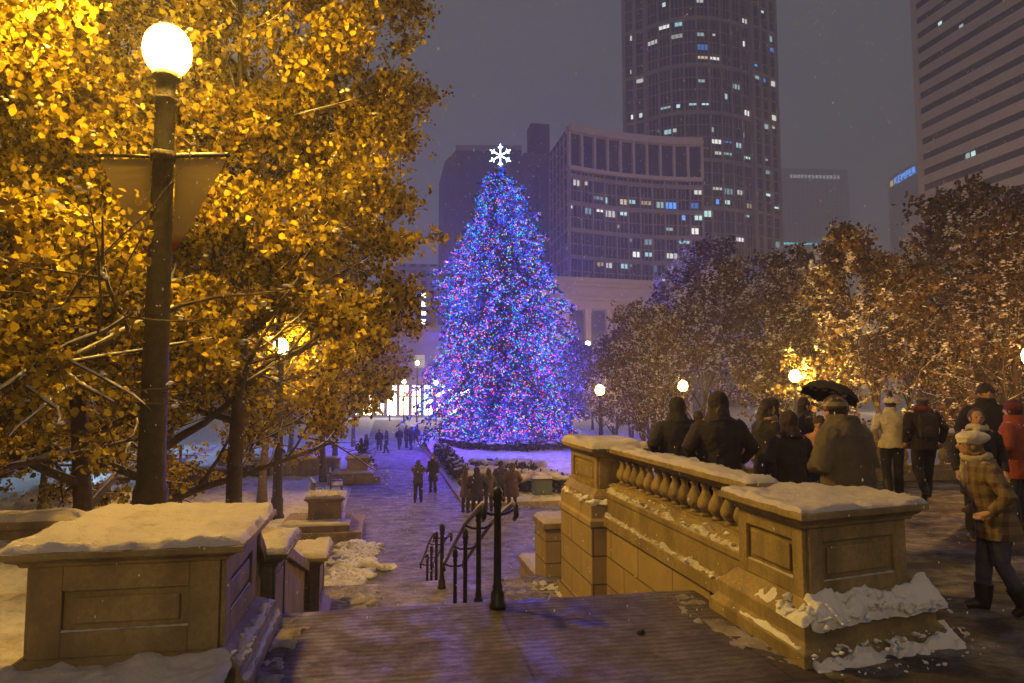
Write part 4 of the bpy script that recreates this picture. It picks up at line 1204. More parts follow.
t = thing('marker_post', 'thin pale post standing among the planters behind the lamp pole', 'post', (x + .3, y - 1.2, GZ)); mb = MB(); mb.lathe([(.07, 0), (.07, 1.9), (.05, 1.95)], n=10); mb.build('shaft', M['stone'], t, True)
mb = MB(); mb.lathe([(.12, 0), (.12, .06), (.09, .1)], n=10); mb.build('base', M['stone'], t, True)

# ------------------------------------------------------------------ buildings
def facade_mat(name, c1, c2, sc=.3):
    return m_noisy(name, c1, c2, sc, .8, 0, 0, kind='World')


M['tower_stone'] = facade_mat('tower_stone', (.33, .25, .22), (.4, .31, .27))
M['pale_stone'] = facade_mat('pale_stone', (.42, .32, .22), (.5, .39, .28))
M['striped_stone'] = facade_mat('striped_stone', (.62, .48, .38), (.7, .55, .44))
M['dark_mass'] = facade_mat('dark_mass', (.05, .05, .065), (.08, .075, .09))
M['glass'] = mat('tower_glass', (.022, .03, .04), .35); M['glass'].node_tree.nodes['Principled BSDF'].inputs['Specular IOR Level'].default_value = .35
M['dark_glass'] = mat('ribbon_glass', (.018, .018, .026), .3)
WCOL = [(.55, .85, .8), (.8, .85, .75), (1.0, .8, .45), (.9, .9, .85), (.1, .35, 1.0), (.5, .9, .95)]
wm = [lamp_mat(s, c) for s, c in zip((1.2, 1.0, .7, 1.3, 1.3, .8), WCOL)]
wm2 = [lamp_mat(s, c) for s, c in zip((.6, .45, .4, .7, .5, .35), WCOL)]
for m in wm + wm2: m.cycles.emission_sampling = 'NONE'


def plan_point(pts, u):
    L = [0]
    for a, b in zip(pts, pts[1:]): L.append(L[-1] + hypot(b[0] - a[0], b[1] - a[1]))
    u = max(0, min(L[-1], u)); i = 0
    while i < len(pts) - 2 and L[i + 1] < u: i += 1
    f = (u - L[i]) / (L[i + 1] - L[i])
    return (pts[i][0] * (1 - f) + pts[i + 1][0] * f, pts[i][1] * (1 - f) + pts[i + 1][1] * f)


def plan_len(pts): return sum(hypot(b[0] - a[0], b[1] - a[1]) for a, b in zip(pts, pts[1:]))


def curtain(t, pts, z0, z1, bay, fh, band, lit, seed, frame_mat, glass_mat, maxlit=60, depth=.5, thin=True, mull=.35, slab_h=.35, slab_n=.12, band_h=.9):
    """glass wall behind real piers and floor bands; lit rooms are separate window parts"""
    rq = random.Random(seed); L = plan_len(pts); nb = max(1, round(L / bay)); bw = L / nb; nf = int((z1 - z0) / fh)
    P = [plan_point(pts, i * bw) for i in range(nb + 1)]
    gl = MB(); fr = MB()
    for i in range(nb):
        gl.obox(P[i], P[i + 1], 0, bw, -depth - .4, -depth, z0, z1)
        for f in range(nf + 1):
            z = z0 + f * fh; big = (f % band == 0)
            hh = band_h if big else slab_h
            fr.obox(P[i], P[i + 1], -.02, bw + .02, -depth - .05, .35 if big else slab_n, z - hh / 2, z + hh / 2)
        if thin:
            for q in (.33, .66): fr.obox(P[i], P[i + 1], bw * q - .05, bw * q + .05, -depth - .05, -.1, z0, z1)
    for i in range(nb + 1):
        a, b = P[max(0, i - 1)], P[min(nb, i + 1)]; dx, dy = b[0] - a[0], b[1] - a[1]; l = hypot(dx, dy); dx /= l; dy /= l
        q0 = (P[i][0] - dx * mull / 2, P[i][1] - dy * mull / 2); q1 = (P[i][0] + dx * mull / 2, P[i][1] + dy * mull / 2)
        fr.obox(q0, q1, 0, mull, -depth - .1, .22, z0, z1)
    gl.build('glazing', glass_mat, t); fr.build('frame', frame_mat, t)
    wins = [(i, f) for i in range(nb) for f in range(nf)]; rq.shuffle(wins); n = min(maxlit, int(len(wins) * lit)); out = []
    # rooms cluster: each pick may light its neighbour
    pick = set()
    for w in wins:
        if len(pick) >= n: break
        pick.add(w)
        if rq.random() < .45 and w[0] + 1 < nb: pick.add((w[0] + 1, w[1]))
    for (i, f) in list(pick)[:98]:
        z = z0 + f * fh + slab_h * .5; a = rq.choice((.06, .36, .06)) * bw; b = min(bw * .95, a + bw * rq.choice((.6, .88, .88, .3)))
        zt = rq.uniform(.15, .5); m = rq.choice(wm + wm2 + [wm[0], wm[3], wm2[0], wm2[3]])
        mb = MB(); mb.obox(P[i], P[i + 1], a, b, -depth + .01, -depth + .06, z + fh * (.78 - zt), z + fh * .78); mb.build('window', m, t)


def mass(t, P, z0, z1, m, name='wall'):
    mb = MB(); mb.loft([[(x, y, z0) for x, y in P], [(x, y, z1) for x, y in P]]); return mb.build(name, m, t)


def dpt(px, D):
    d = ray(px, 392); return (D * d[0], D * d[1])


def zat(py, D): return H + (392 - py) * D / F


# B: concave mid rise
Bp = [dpt(571 + (707 - 571) * u, 142 + 8.5 * (1 - (1 - u) ** 2)) for u in [k / 12 for k in range(13)]]
tB = thing('curved_apartment_building', 'mid height building with a concave glass front and tall openings under its roof edge', 'building')
zB1 = zat(118, 142); zB0 = 24.5
curtain(tB, Bp, zB0, zB1 - 9.0, 2.9, 2.9, 2, .4, 5, M['tower_stone'], M['glass'], 95, .5, True, .35, .2, -.2, .85)
# loggia storey
L = plan_len(Bp); nb = round(L / 3.1); bw = L / nb; P = [plan_point(Bp, i * bw) for i in range(nb + 1)]
lo_ = MB(); gl = MB(); co = MB()
for i in range(nb + 1):
    a, b = P[max(0, i - 1)], P[min(nb, i + 1)]; dx, dy = b[0] - a[0], b[1] - a[1]; l = hypot(dx, dy); dx /= l; dy /= l
    lo_.obox((P[i][0] - dx * .28, P[i][1] - dy * .28), (P[i][0] + dx * .28, P[i][1] + dy * .28), 0, .56, -.6, .2, zB1 - 9.0, zB1 - 1.4)
for i in range(nb):
    gl.obox(P[i], P[i + 1], 0, bw, -1.0, -.65, zB1 - 9, zB1 - 1.4)
    co.obox(P[i], P[i + 1], -.05, bw + .05, -1.5, .5, zB1 - 9.6, zB1 - 8.8); co.obox(P[i], P[i + 1], -.05, bw + .05, -1.5, .9, zB1 - 1.4, zB1 + .2)
lo_.build('loggia_pier', M['striped_stone'], tB); gl.build('loggia_glass', M['glass'], tB); co.build('cornice', M['striped_stone'], tB)
bl = dpt(551, 158); far = [(Bp[-1][0] + 1, Bp[-1][1] + 22), (bl[0], bl[1] + 10)]
mass(tB, [bl, (Bp[0][0] - .3, Bp[0][1])] + [(x, y + 1.8) for x, y in Bp] + far, -3, zB1 - .3, M['dark_mass'])
curtain(tB, [bl, (Bp[0][0] - .35, Bp[0][1])], zB0, zB1 - 1, 3.2, 2.9, 4, .12, 15, M['tower_stone'], M['glass'], 8, .1, False, .4, .3, .05, .4)
# podium with columns
tPd = thing('columned_building', 'pale stone building with heavy cornice and square columns right of the Christmas tree', 'building')
D0 = 128; pA = dpt(500, 127); pB = dpt(720, 139); Lp = hypot(pB[0] - pA[0], pB[1] - pA[1])
zt = zat(277, 131)
mb = MB(); mb.obox(pA, pB, 0, Lp, -20, -2.5, -3, zt - .5); mb.build('wall', M['dark_mass'], tPd)
mb = MB(); mb.obox(pA, pB, 0, Lp, -2.6, 1.3, zt - .9, zt); mb.obox(pA, pB, 0, Lp, -2.6, .9, zt - 1.7, zt - .9); mb.obox(pA, pB, 0, Lp, -2.6, .5, zt - 3.6, zt - 1.7); mb.obox(pA, pB, 0, Lp, -2.6, .9, zt - 4.3, zt - 3.6); mb.obox(pA, pB, 0, Lp, -2.6, .3, zt - 6.0, zt - 4.3); mb.build('cornice', M['pale_stone'], tPd, bevel=.1)
for k in range(9):
    u = 1.5 + k * (Lp - 3) / 8
    for w in ((0,) if k % 2 else (-.9, .9)):
        mb = MB(); mb.obox(pA, pB, u + w - .6, u + w + .6, -1.2, 0, -3, zt - 6.0); mb.obox(pA, pB, u + w - .75, u + w + .75, -1.3, .15, zt - 6.7, zt - 6.05); mb.build('column', M['pale_stone'], tPd, bevel=.06)
mb = MB(); mb.obox(pA, pB, 0, Lp, -2.45, -2.3, 4.6, 5.6); mb.build('lit_strip', wm2[0], tPd)

# C: tall convex glass tower
Cp = [dpt(652 + (758 - 652) * u, 195 + 6 * abs(2 * u - 1) ** 2) for u in [k / 12 for k in range(13)]]
tC = thing('glass_tower', 'tall curved glass tower with scattered lit rooms, its top lost above the picture', 'building')
zC1 = zat(-70, 200)
curtain(tC, Cp, 12, zC1, 3.9, 3.6, 4, .3, 8, M['tower_stone'], M['glass'], 98, .5, True, .5, .22, -.2, 1.1)
cl = [dpt(628, 205), (Cp[0][0] - .3, Cp[0][1] + 1.0)]; cr = [(Cp[-1][0] + .3, Cp[-1][1] - 1.5), dpt(786, 205)]
for q, (pp, sd) in enumerate(((cl, 31), (cr, 32))): curtain(tC, pp, 12, zC1 + 2, 4.2, 3.6, 4, .22, sd, M['tower_stone'], M['glass'], 22, .4, False, 1.1, .3, -.1, .9)
mass(tC, [cl[0]] + [(x, y + 1.3) for x, y in ([(cl[1][0], cl[1][1])] + Cp)] + [(cr[1][0], cr[1][1] + 1), (cr[1][0] + 3, cr[1][1] + 30), (cl[0][0] + 13.5, cl[0][1] + 30)], -3, zC1 + 1.5, M['dark_mass'])

# F: right tower in stone and glass stripes
tF = thing('striped_tower', 'office tower at the right edge with bands of tan stone and dark windows', 'building')
q0, q1 = (131.2, 146.5), (131.2, 46); Lf = 100.5
st = MB(); gl = MB(); fh = 3.9; zf0 = -2; nf = 34
gl.obox(q0, q1, 0, Lf, -30, -.35, zf0, zf0 + nf * fh); 
for k in range(nf): st.obox(q0, q1, 0, Lf, -.5, .0, zf0 + k * fh + .55, zf0 + k * fh + 2.75)
st.obox(q0, q1, -.1, 1.6, -.45, .05, zf0, zf0 + nf * fh)
gl.build('ribbon_glass', M['dark_glass'], tF); st.build('stone_band', M['striped_stone'], tF)
rq = random.Random(77)
for (k, u, n) in [(20, 38, 5), (21, 36, 4), (22, 43, 5), (15, 14, 2), (11, 9, 2), (10, 21, 2), (24, 8, 1), (27, 20, 2), (13, 30, 2), (9, 6, 1), (29, 12, 3), (8, 27, 2), (16, 33, 3), (12, 44, 2), (25, 50, 4), (23, 14, 1)]:
    for j in range(n):
        mb = MB(); mb.obox(q0, q1, u + j * 1.5, u + j * 1.5 + 1.15, -.34, -.30, zf0 + k * fh - 1.1, zf0 + k * fh + rq.uniform(-.3, .35)); mb.build('window', rq.choice([wm[0], wm[3], wm2[3], wm2[0]]), tF)

# A: dark old towers behind the Christmas tree
tA = thing('dark_tower', 'dark flat topped tower hazy behind the left side of the Christmas tree', 'building')
a0, a1, a2 = dpt(443, 182), dpt(456, 172), dpt(520, 172)
zA = zat(141, 172); mass(tA, [a0, a1, a2, (a2[0], a2[1] + 30), (a0[0], a0[1] + 20)], -3, zA - .5, M['dark_mass'])
curtain(tA, [a1, a2], -2, zA - 1, 2.6, 3.6, 50, .03, 41, M['dark_mass'], M['dark_glass'], 5, .25, False, 1.0, 1.3, .0, 1.3)
mb = MB(); mb.obox(a1, a2, -.4, hypot(a2[0] - a1[0], a2[1] - a1[1]) + .4, -3, .8, zA - 1, zA + .2); mb.build('cornice', M['tower_stone'], tA)
tA2 = thing('mansard_tower', 'dark tower with square turret between the Christmas tree tip and the curved building', 'building')
a1, a2 = dpt(518, 176), dpt(556, 178); zA = zat(163, 176)
Q = [a1, a2, (a2[0], a2[1] + 16), (a1[0], a1[1] + 16)]
mass(tA2, Q, -3, zA, M['dark_mass'])
curtain(tA2, [(a1[0], a1[1] - .6), (a2[0], a2[1] - .6)], -2, zA, 2.2, 3.6, 50, .04, 42, M['dark_mass'], M['dark_glass'], 5, .25, False, .9, 1.3, 0, 1.3)
mb = MB(); mb.loft([[(x, y, z) for x, y in offset_poly(Q, o)] for o, z in ((.8, zA), (.8, zA + .8), (-.2, zA + .9), (-2.0, zA + 5))]); mb.build('roof', M['dark_mass'], tA2)
tx, ty = dpt(539, 182); mb = MB(); mb.box((tx, ty, zat(137, 182)), (5.2, 5.2, 9)); mb.box((tx, ty, zat(127, 182) + .6), (3.6, 3.6, 3)); mb.build('turret', M['dark_mass'], tA2, bevel=.1)

# hazy towers far off
tD = thing('hazy_tower', 'far flat topped tower lost in haze, with a blue green lit band', 'building')
d0, d1 = dpt(787, 940), dpt(856, 947); zD = zat(163, 940); Ld = hypot(d1[0] - d0[0], d1[1] - d0[1])
mb = MB(); mb.obox(d0, d1, 0, Ld, -30, -.5, -3, zD); mb.build('wall', M['dark_mass'], tD)
curtain(tD, [d0, d1], 20, zD - 18, 7, 6.2, 60, 0, 51, M['tower_stone'], M['dark_glass'], 0, .4, False, 1.2, 1.0, 0, 1)
for k in range(14):
    mb = MB(); mb.obox(d0, d1, 14 + k * 5.3, 17.2 + k * 5.3, -.3, .1, zD - 14, zD - 9); mb.build('crown_light', wm[3], tD)
for k in range(20):
    mb = MB(); mb.obox(d0, d1, 2 + k * 4.6, 4.8 + k * 4.6, .2, .5, zat(241.5, 940) - 1.2, zat(241.5, 940) + 1.2); mb.build('band_light', lamp_mat(5, (.1, .75, .9)), tD)
tE = thing('sign_tower', 'far hazy tower partly behind the striped one, carrying a glowing blue rooftop sign', 'building')
e0, e1 = dpt(897, 760), dpt(934, 690); zE = zat(172, 742); Le = hypot(e1[0] - e0[0], e1[1] - e0[1])
mb = MB(); mb.obox(e0, e1, 0, Le, -25, -.5, -3, zE + 4); mb.build('wall', M['tower_stone'], tE)
curtain(tE, [e0, e1], 20, zE - 9, 5.5, 5.6, 60, 0, 52, M['tower_stone'], M['dark_glass'], 0, .4, False, 1.3, .8, 0, .8)
fc = bpy.data.curves.new('sign_letters', 'FONT'); fc.body = 'KEMPER'; fc.size = 11; fc.extrude = .25; fc.offset = 0.0; fc.space_character = 1.15
fo = bpy.data.objects.new('tmp_font', fc); COL.objects.link(fo); dg = bpy.context.evaluated_depsgraph_get(); fm = bpy.data.meshes.new_from_object(fo.evaluated_get(dg)); bpy.data.objects.remove(fo)
fm.materials.clear(); so = link(fm, 'sign_letters', lamp_mat(4.5, (.08, .32, 1.0)), tE)
ex, ey = (e1[0] - e0[0]) / Le, (e1[1] - e0[1]) / Le
so.rotation_euler = (pi / 2, 0, atan2(ey, ex)); so.location = (e0[0] + ex * 13 + ey * .6, e0[1] + ey * 13 - ex * .6, zE - 8)
mb = MB(); mb.obox(e0, e1, 5, 10.5, .2, .6, zE - 8, zE - 1.5); mb.build('sign_emblem', lamp_mat(1.6, (1.0, .7, .1)), tE)
tG = thing('stair_window_tower', 'hazy tower over the bright street with one column of lit windows', 'building')
g0, g1 = dpt(396, 228), dpt(448, 230); zG = zat(262, 228); Lg = hypot(g1[0] - g0[0], g1[1] - g0[1])
mb = MB(); mb.obox(g0, g1, 0, Lg, -20, -.5, -3, zG); mb.build('wall', M['dark_mass'], tG)
for k in range(9):
    mb = MB(); mb.obox(g0, g1, Lg * .47, Lg * .47 + 2.6, -.3, 0, zat(294 + k * 9, 228) - .75, zat(294 + k * 9, 228) + .75); mb.build('window', lamp_mat(6, (.8, .92, 1.0)), tG)
curtain(tG, [g0, g1], -2, zG, 3.4, 3.5, 60, 0, 53, M['tower_stone'], M['dark_glass'], 0, .1, False, 1.4, 1.2, 0, 1.2)
# bright shop fronts at the end of the path
tS = thing('shop_front_building', 'low building with dazzling lit shop windows at the far end of the path', 'building')
s0, s1 = dpt(300, 118), dpt(520, 118); Ls = hypot(s1[0] - s0[0], s1[1] - s0[1])
mb = MB(); mb.obox(s0, s1, 0, Ls, -12, -.6, -3, 13); mb.build('wall', M['tower_stone'], tS)
mb = MB(); mb.obox(s0, s1, 0, Ls, -.7, .5, 3.1, 4.2); mb.obox(s0, s1, 0, Ls, -.7, .9, 12.3, 13.2); mb.build('cornice', M['pale_stone'], tS)
ws = [(.9, .95, 1.0, 9), (1, .75, .4, 5), (.7, .85, 1, 7), (1, .9, .7, 7), (1, .65, .3, 4), (.95, .95, 1, 14)]
for k in range(18):
    u = Ls * (k + .1) / 18; c = ws[(k * 5) % 6]
    mb = MB(); mb.obox(s0, s1, u, u + Ls / 18 * .78, -.58, -.5, -2.2, 2.9); w_ = mb.build('shop_window', lamp_mat(c[3] * (.5 + .5 * (k % 3)), c[:3]), tS)
    fr = MB()
    for q in (0, .39, .78): fr.obox(s0, s1, u + Ls / 18 * q - .06, u + Ls / 18 * q + .06, -.56, -.35, -2.3, 3)
    fr.obox(s0, s1, u, u + Ls / 18 * .78, -.56, -.35, .9, 1.05); fr.build('window_frame', M['iron'], w_)
    if k % 2: mb = MB(); mb.obox(s0, s1, u + .4, u + 2.2, -.58, -.5, 6, 8.2); mb.build('window', wm2[2], tS)
for k, (px, D, z, st) in enumerate(((404, 96, 3.2, 260), (436, 92, 3.0, 240), (390, 104, 1.2, 200), (417, 100, 6.0, 150))):
    x, y = dpt(px, D); street_lamp('small street lamp on the bright far street, %s' % ('left of the tower windows', 'nearest the Christmas tree', 'lowest and farthest left', 'highest above the crowd')[k], x, y, GZ, z, .25, .1, .06, st, 'lamps on the far street', c=(1, .7, .35))

for (x, y, z, rg, st, c, lb) in ((dpt(588, 112)[0], dpt(588, 112)[1], 9.6, .4, 420, (1, .66, .3), 'tall street lamp in front of the columned building'),
                         (dpt(650, 116)[0], dpt(650, 116)[1], 8.0, .4, 420, (1, .66, .3), 'added tall street lamp hidden behind the trees, lighting the columned building'),  # hidden lamp added to light the podium cornice and columns
                         (100, 122, 11, .5, 700, (1, .7, .42), 'added floodlight mast hidden behind the park trees, lighting the striped tower'),  # this mast and the next are added unseen to brighten the tower stone
                         (100, 84, 11, .5, 700, (1, .7, .42), 'added floodlight mast unseen beyond the right edge, lighting the striped tower'),
                         (-19.5, 52, 4.6, .3, 750, (.45, .75, 1.0), 'cool white rink light at the far side of the ice rink'),
                         (-27.5, 40, 4.6, .3, 750, (.45, .75, 1.0), 'cool white rink light near the left end of the ice rink')):
    street_lamp(lb, x, y, GZ, z, rg, .12, .08, st, 'tall lamps of the streets and the rink', c=c)

# ------------------------------------------------------------------ people
cloth_cache = {}


def cloth(c, rough=.85, plaid=None):
    k = (c, plaid)
    if k not in cloth_cache:
        m = m_noisy('cloth', tuple(x * .8 for x in c), tuple(min(1, x * 1.2) for x in c), 9, rough, .4, .006)
        if plaid:
            t = NT(m); s = t.new('ShaderNodeSeparateXYZ'); t.link(t.coord(kind='Object'), s.inputs[0])
            a = t.math('SINE', t.math('MULTIPLY', s.outputs['Z'], 62)); b = t.math('SINE', t.math('MULTIPLY', t.math('ADD', s.outputs['X'], s.outputs['Y']), 62))
            h = t.math('GREATER_THAN', a, .35); v = t.math('GREATER_THAN', b, .35)
            t.link(t.mix(t.math('MULTIPLY', t.math('ADD', h, v), .5), c, plaid), t.b.inputs['Base Color'])
        cloth_cache[k] = m
    return cloth_cache[k]


BLACK = (.016, .014, .018); NAVY = (.02, .022, .045); JEAN = (.05, .055, .1); BROWN = (.07, .045, .03)


def person(label, loc, rz, h=1.72, coat=BLACK, hem=.78, trousers=BLACK, hat=None, hatc=BLACK, hair=None, hairc=(.03, .02, .015), pose='stand', arms='down', lean=0.0, plaid=None, near=False, group=None, hood=False, scarf=None, bulk=1.0, boots=False, head_down=0.0, turn=0.0):
    t = thing('person', label, 'person', loc, rz, group); s = h / 1.72
    vx = .011 if near else .02
    def sh(p): return (p[0] * s, (p[1] + lean * max(0, p[2] - .85)) * s, p[2] * s)
    def T(mb, pts, rad, n=10): mb.tube([sh(p) for p in pts], [r * s for r in rad], n)
    def E_(mb, c, r, **k): mb.ell(sh(c), tuple(x * s for x in r), 12, 9, **k)
    # leg joints
    if pose == 'walk':
        legs = [[(.09, 0, .9), (.10, .17, .52), (.10, .26, .09), (.10, .42, .045)], [(-.09, 0, .9), (-.10, .05, .5), (-.10, -.30, .19), (-.10, -.24, .05)]]
    elif pose == 'step':
        legs = [[(.09, 0, .9), (.10, .10, .5), (.10, .12, .08), (.10, .28, .04)], [(-.09, 0, .9), (-.10, .02, .5), (-.10, -.16, .12), (-.10, -.06, .035)]]
    else:
        legs = [[(sx * .09, 0, .9), (sx * .11, .02, .5), (sx * .12, -.01, .08), (sx * (.14), .14, .035)] for sx in (1, -1)]
    A = {'down': [(.27, -.03, 1.14), (.27, .08, .9), (.26, .13, .82)], 'front': [(.28, 0, 1.13), (.13, .22, 1.08), (.05, .27, 1.1)], 'up': [(.25, .17, 1.28), (.09, .28, 1.48), (.05, .30, 1.56)],
         'pocket': [(.30, -.06, 1.14), (.24, .10, .98), (.2, .16, .95)], 'swing': [(.27, -.12, 1.16), (.26, .02, .94), (.25, .07, .86)], 'hold': [(.24, .12, 1.2), (.12, .3, 1.3), (.1, .33, 1.36)]}[arms]
    sho = (.19, 0, 1.40)
    hc = (0, .02 + head_down * .5, 1.60 - head_down * .25)
    # body: one continuous surface
    b = MB()
    for lg in legs:
        T(b, lg[:3], [.085, .058, .042]); T(b, [lg[2], lg[3]], [.045, .035])
    T(b, [(0, 0, .86), (0, 0, 1.0), (0, 0, 1.2), (0, 0, 1.36), (0, .0, 1.44)], [.13, .12, .14, .13, .07], 12)
    T(b, [(-.17, 0, 1.39), (.17, 0, 1.39)], [.06, .06]); T(b, [(0, 0, 1.4), (0, .01, 1.5), hc], [.06, .052, .05])
    E_(b, hc, (.078, .098, .118)); E_(b, (hc[0], hc[1] + .03, hc[2] - .055), (.052, .062, .055))
    E_(b, (hc[0], hc[1] + .1, hc[2] - .015), (.014, .022, .028))
    for sx in (1, -1):
        E_(b, (sx * .08, hc[1] - .005, hc[2] - .01), (.014, .022, .032))
        el, wr, hd = [(sx * q[0], q[1], q[2]) for q in A]
        T(b, [(sx * .18, 0, 1.40), el, wr], [.05, .04, .028])
        dv = Vector(hd) - Vector(wr); dv.normalize(); pm = Vector(wr) + dv * .05
        T(b, [wr, tuple(pm), tuple(pm + dv * .04)], [.026, .036, .034], 8)
        sd = dv.cross(Vector((0, 1, 0))); sd = sd.normalized() if sd.length > .1 else Vector((1, 0, 0)); nrm = sd.cross(dv)
        for q in range(4):
            o_ = pm + dv * .035 + sd * (-.027 + .018 * q); ln = (.062, .075, .07, .055)[q]
            T(b, [tuple(o_), tuple(o_ + dv * ln * .55 + nrm * .008), tuple(o_ + dv * ln + nrm * .026)], [.0105, .0095, .008], 6)
        o_ = pm + sd * (.032 * sx); T(b, [tuple(pm), tuple(o_ + dv * .02), tuple(o_ + dv * .05 + sd * .01 * sx)], [.014, .011, .009], 6)
    link(remeshed(b, (.008 if near else .016) * s, 1), 'body', M['skin'], t, True)
    # eyes and mouth
    for sx in (1, -1):
        e = MB(); E_(e, (sx * .032, hc[1] + .088, hc[2] + .012), (.013, .009, .009)); e.build('eye', M['eye'], t, True)
    e = MB(); E_(e, (0, hc[1] + .088, hc[2] - .062), (.022, .008, .006)); e.build('mouth', M['lips'], t, True)
    # trousers and shoes
    b = MB()
    for lg in legs: T(b, [lg[0], lg[1], tuple(np.array(lg[1]) * .12 + np.array(lg[2]) * .88)], [.108 * bulk, .078, .066])
    T(b, [(0, 0, .84), (0, 0, 1.02)], [.15 * bulk, .145 * bulk], 12)
    link(remeshed(b, vx * s, 2, .008, 7), 'trousers', cloth(trousers), t, True)
    for lg in legs:
        b = MB(); an, to = lg[2], lg[3]; bk = (an[0], an[1] - .05, an[2] - .035 if pose == 'stand' else an[2] - .02)
        T(b, [bk, tuple((np.array(an) * .5 + np.array(to) * .5) + np.array([0, 0, .005])), to], [.048, .05, .036])
        T(b, [tuple(np.array(an) * (.55 if boots else .85) + np.array(lg[1]) * (.45 if boots else .15)), an, (an[0], an[1], an[2] - .02)], [.088 if boots else .055, .07 if boots else .058, .05])
        link(remeshed(b, vx * s, 1), 'boot' if boots else 'shoe', M['shoe'], t, True)
    # coat: torso shell with sleeves and collar
    b = MB(); rings = []
    hemr = .235 if hem < .7 else .21
    for z, rx, ry, oy in ((hem, hemr, hemr * .78, 0), (hem + .12, hemr * .96, hemr * .76, 0), (.98, .19, .15, 0), (1.08, .185, .145, 0), (1.25, .215, .155, .0), (1.36, .215, .14, 0), (1.425, .16, .115, 0), (1.475, .105, .105, .005), (1.535, .095, .1, .01)):
        ring = []
        for j in range(20):
            a = 2 * pi * j / 20; wob = 1 + (.05 * sin(a * 5 + h * 40) if z < .95 else .015 * sin(a * 4 + z * 20))
            ring.append(sh((rx * bulk * wob * cos(a), (ry * bulk * wob * sin(a)) + oy, z)))
        rings.append(ring)
    b.loft(rings)
    for sx in (1, -1):
        el, wr, hd = [(sx * q[0] * (1 + (bulk - 1) * .6), q[1], q[2]) for q in A]
        T(b, [(sx * .15, 0, 1.385), (sx * .20, -.005, 1.34), el, wr], [.075 * bulk, .082 * bulk, .068 * bulk, .05])
    link(remeshed(b, vx * s, 2, .012, 6), 'coat', cloth(coat, plaid=plaid), t, True)
    if hood:
        b = MB(); E_(b, (hc[0], hc[1] - .02, hc[2] + .01), (.115, .125, .15)); T(b, [(0, -.05, 1.4), (0, -.02, 1.52)], [.14, .11]); m_ = remeshed(b, vx * s, 1, .01, 8)
        link(m_, 'hood', cloth(coat), t, True)
    if not hair and not hood: hair = 'short'
    if hair:
        b = MB(); E_(b, (hc[0], hc[1] - .022, hc[2] + .018), (.094, .1, .125)); E_(b, (hc[0], hc[1] - .05, hc[2] - .06), (.075, .06, .07))
        if hair == 'long':
            T(b, [(0, hc[1] - .05, hc[2]), (0, hc[1] - .09, 1.45), (0, -.12, 1.28)], [.09, .085, .06])
            for sx in (1, -1): T(b, [(sx * .07, hc[1] - .02, hc[2]), (sx * .09, .0, 1.42), (sx * .1, -.02, 1.3)], [.04, .04, .02], 8)
        # keep the face clear
        link(remeshed(b, vx * s, 1, .012, 12), 'hair', cloth(hairc, .6), t, True)
    if hat:
        b = MB(); cc = (hc[0], hc[1] - .015, hc[2] + .022)
        E_(b, cc, (.104, .115, .112), bottom=-.15)
        T(b, [(cc[0], cc[1], cc[2] - .02), (cc[0], cc[1], cc[2] + .025)], [.112, .112], 16)
        if hat == 'beret': b = MB(); E_(b, (cc[0], cc[1] - .03, cc[2] + .055), (.13, .15, .065)); E_(b, (cc[0], cc[1], cc[2] + .02), (.112, .12, .05))
        if hat == 'cap': T(b, [(cc[0], cc[1] + .08, cc[2]), (cc[0], cc[1] + .17, cc[2] - .02)], [.06, .05], 8)
        link(remeshed(b, vx * s, 1, .006, 14), 'hat', cloth(hatc, plaid=(.35, .3, .2) if hat == 'plaid' else None), t, True)
        if hat == 'pom':
            b = MB(); E_(b, (cc[0], cc[1] - .01, cc[2] + .135), (.035, .035, .035)); link(remeshed(b, .008, 0, .008, 40), 'pompom', cloth(BLACK), t, True)
    if scarf:
        b = MB(); T(b, [(.095 * cos(a), .01 + .1 * sin(a), 1.475 + .012 * sin(2 * a)) for a in [k * pi / 6 for k in range(13)]], [.042] * 13, 8); T(b, [(.04, .1, 1.46), (.05, .15, 1.3), (.04, .16, 1.18)], [.04, .04, .03], 8)
        link(remeshed(b, vx * s, 1, .006, 12), 'scarf', cloth(scarf), t, True)
    return t


def on(px, D, z=0.0):
    x, y = dpt(px, D); return (x, y, z)


AW = -YAW                       # facing away from the viewer
UPG = 'people on the upper terrace'
p1 = person('person in a bulky dark hooded coat, left of the pair at the near balustrade', on(677, 8.7), AW + .1, 1.66, BLACK, .62, BLACK, hood=True, arms='pocket', bulk=1.32, near=True, group=UPG)
person('short person in black half hidden between the two big dark figures at the balustrade', on(698, 10.6), AW - .2, 1.45, BLACK, .7, BLACK, hair='short', bulk=1.0, group=UPG)
p3 = person('person in a long dark coat, right of the pair at the near balustrade', on(718, 7.55), AW - .05, 1.73, (.02, .014, .016), .45, BLACK, hair='long', hood=True, arms='pocket', bulk=1.25, near=True, group=UPG)
person('person with long dark hair and a pale scarf turned right toward the umbrella', on(766, 9.0), AW - 1.3, 1.64, BLACK, .42, BLACK, hair='long', arms='front', scarf=(.3, .22, .12), near=True, group=UPG, bulk=1.05)
person('person in a dark short coat with black cap just behind the long haired one', on(772, 9.9), AW + .4, 1.66, BLACK, .75, BLACK, hat='beanie', group=UPG)
person('smaller person in a hooded brown black coat between scarf wearer and olive coat', on(788, 7.6), AW + .15, 1.52, (.035, .024, .02), .55, (.05, .035, .03), hood=True, arms='pocket', near=True, group=UPG)
pu = person('person in navy holding the black umbrella', on(803, 10.2), AW - 1.5, 1.66, NAVY, .6, BLACK, hair='short', arms='hold', near=True, group=UPG)
person('person in a pale pink jacket mostly hidden behind the olive coat', on(819, 9.3), AW + 2.6, 1.42, (.5, .26, .2), .8, JEAN, hat='beanie', hatc=BROWN, near=True, group=UPG)
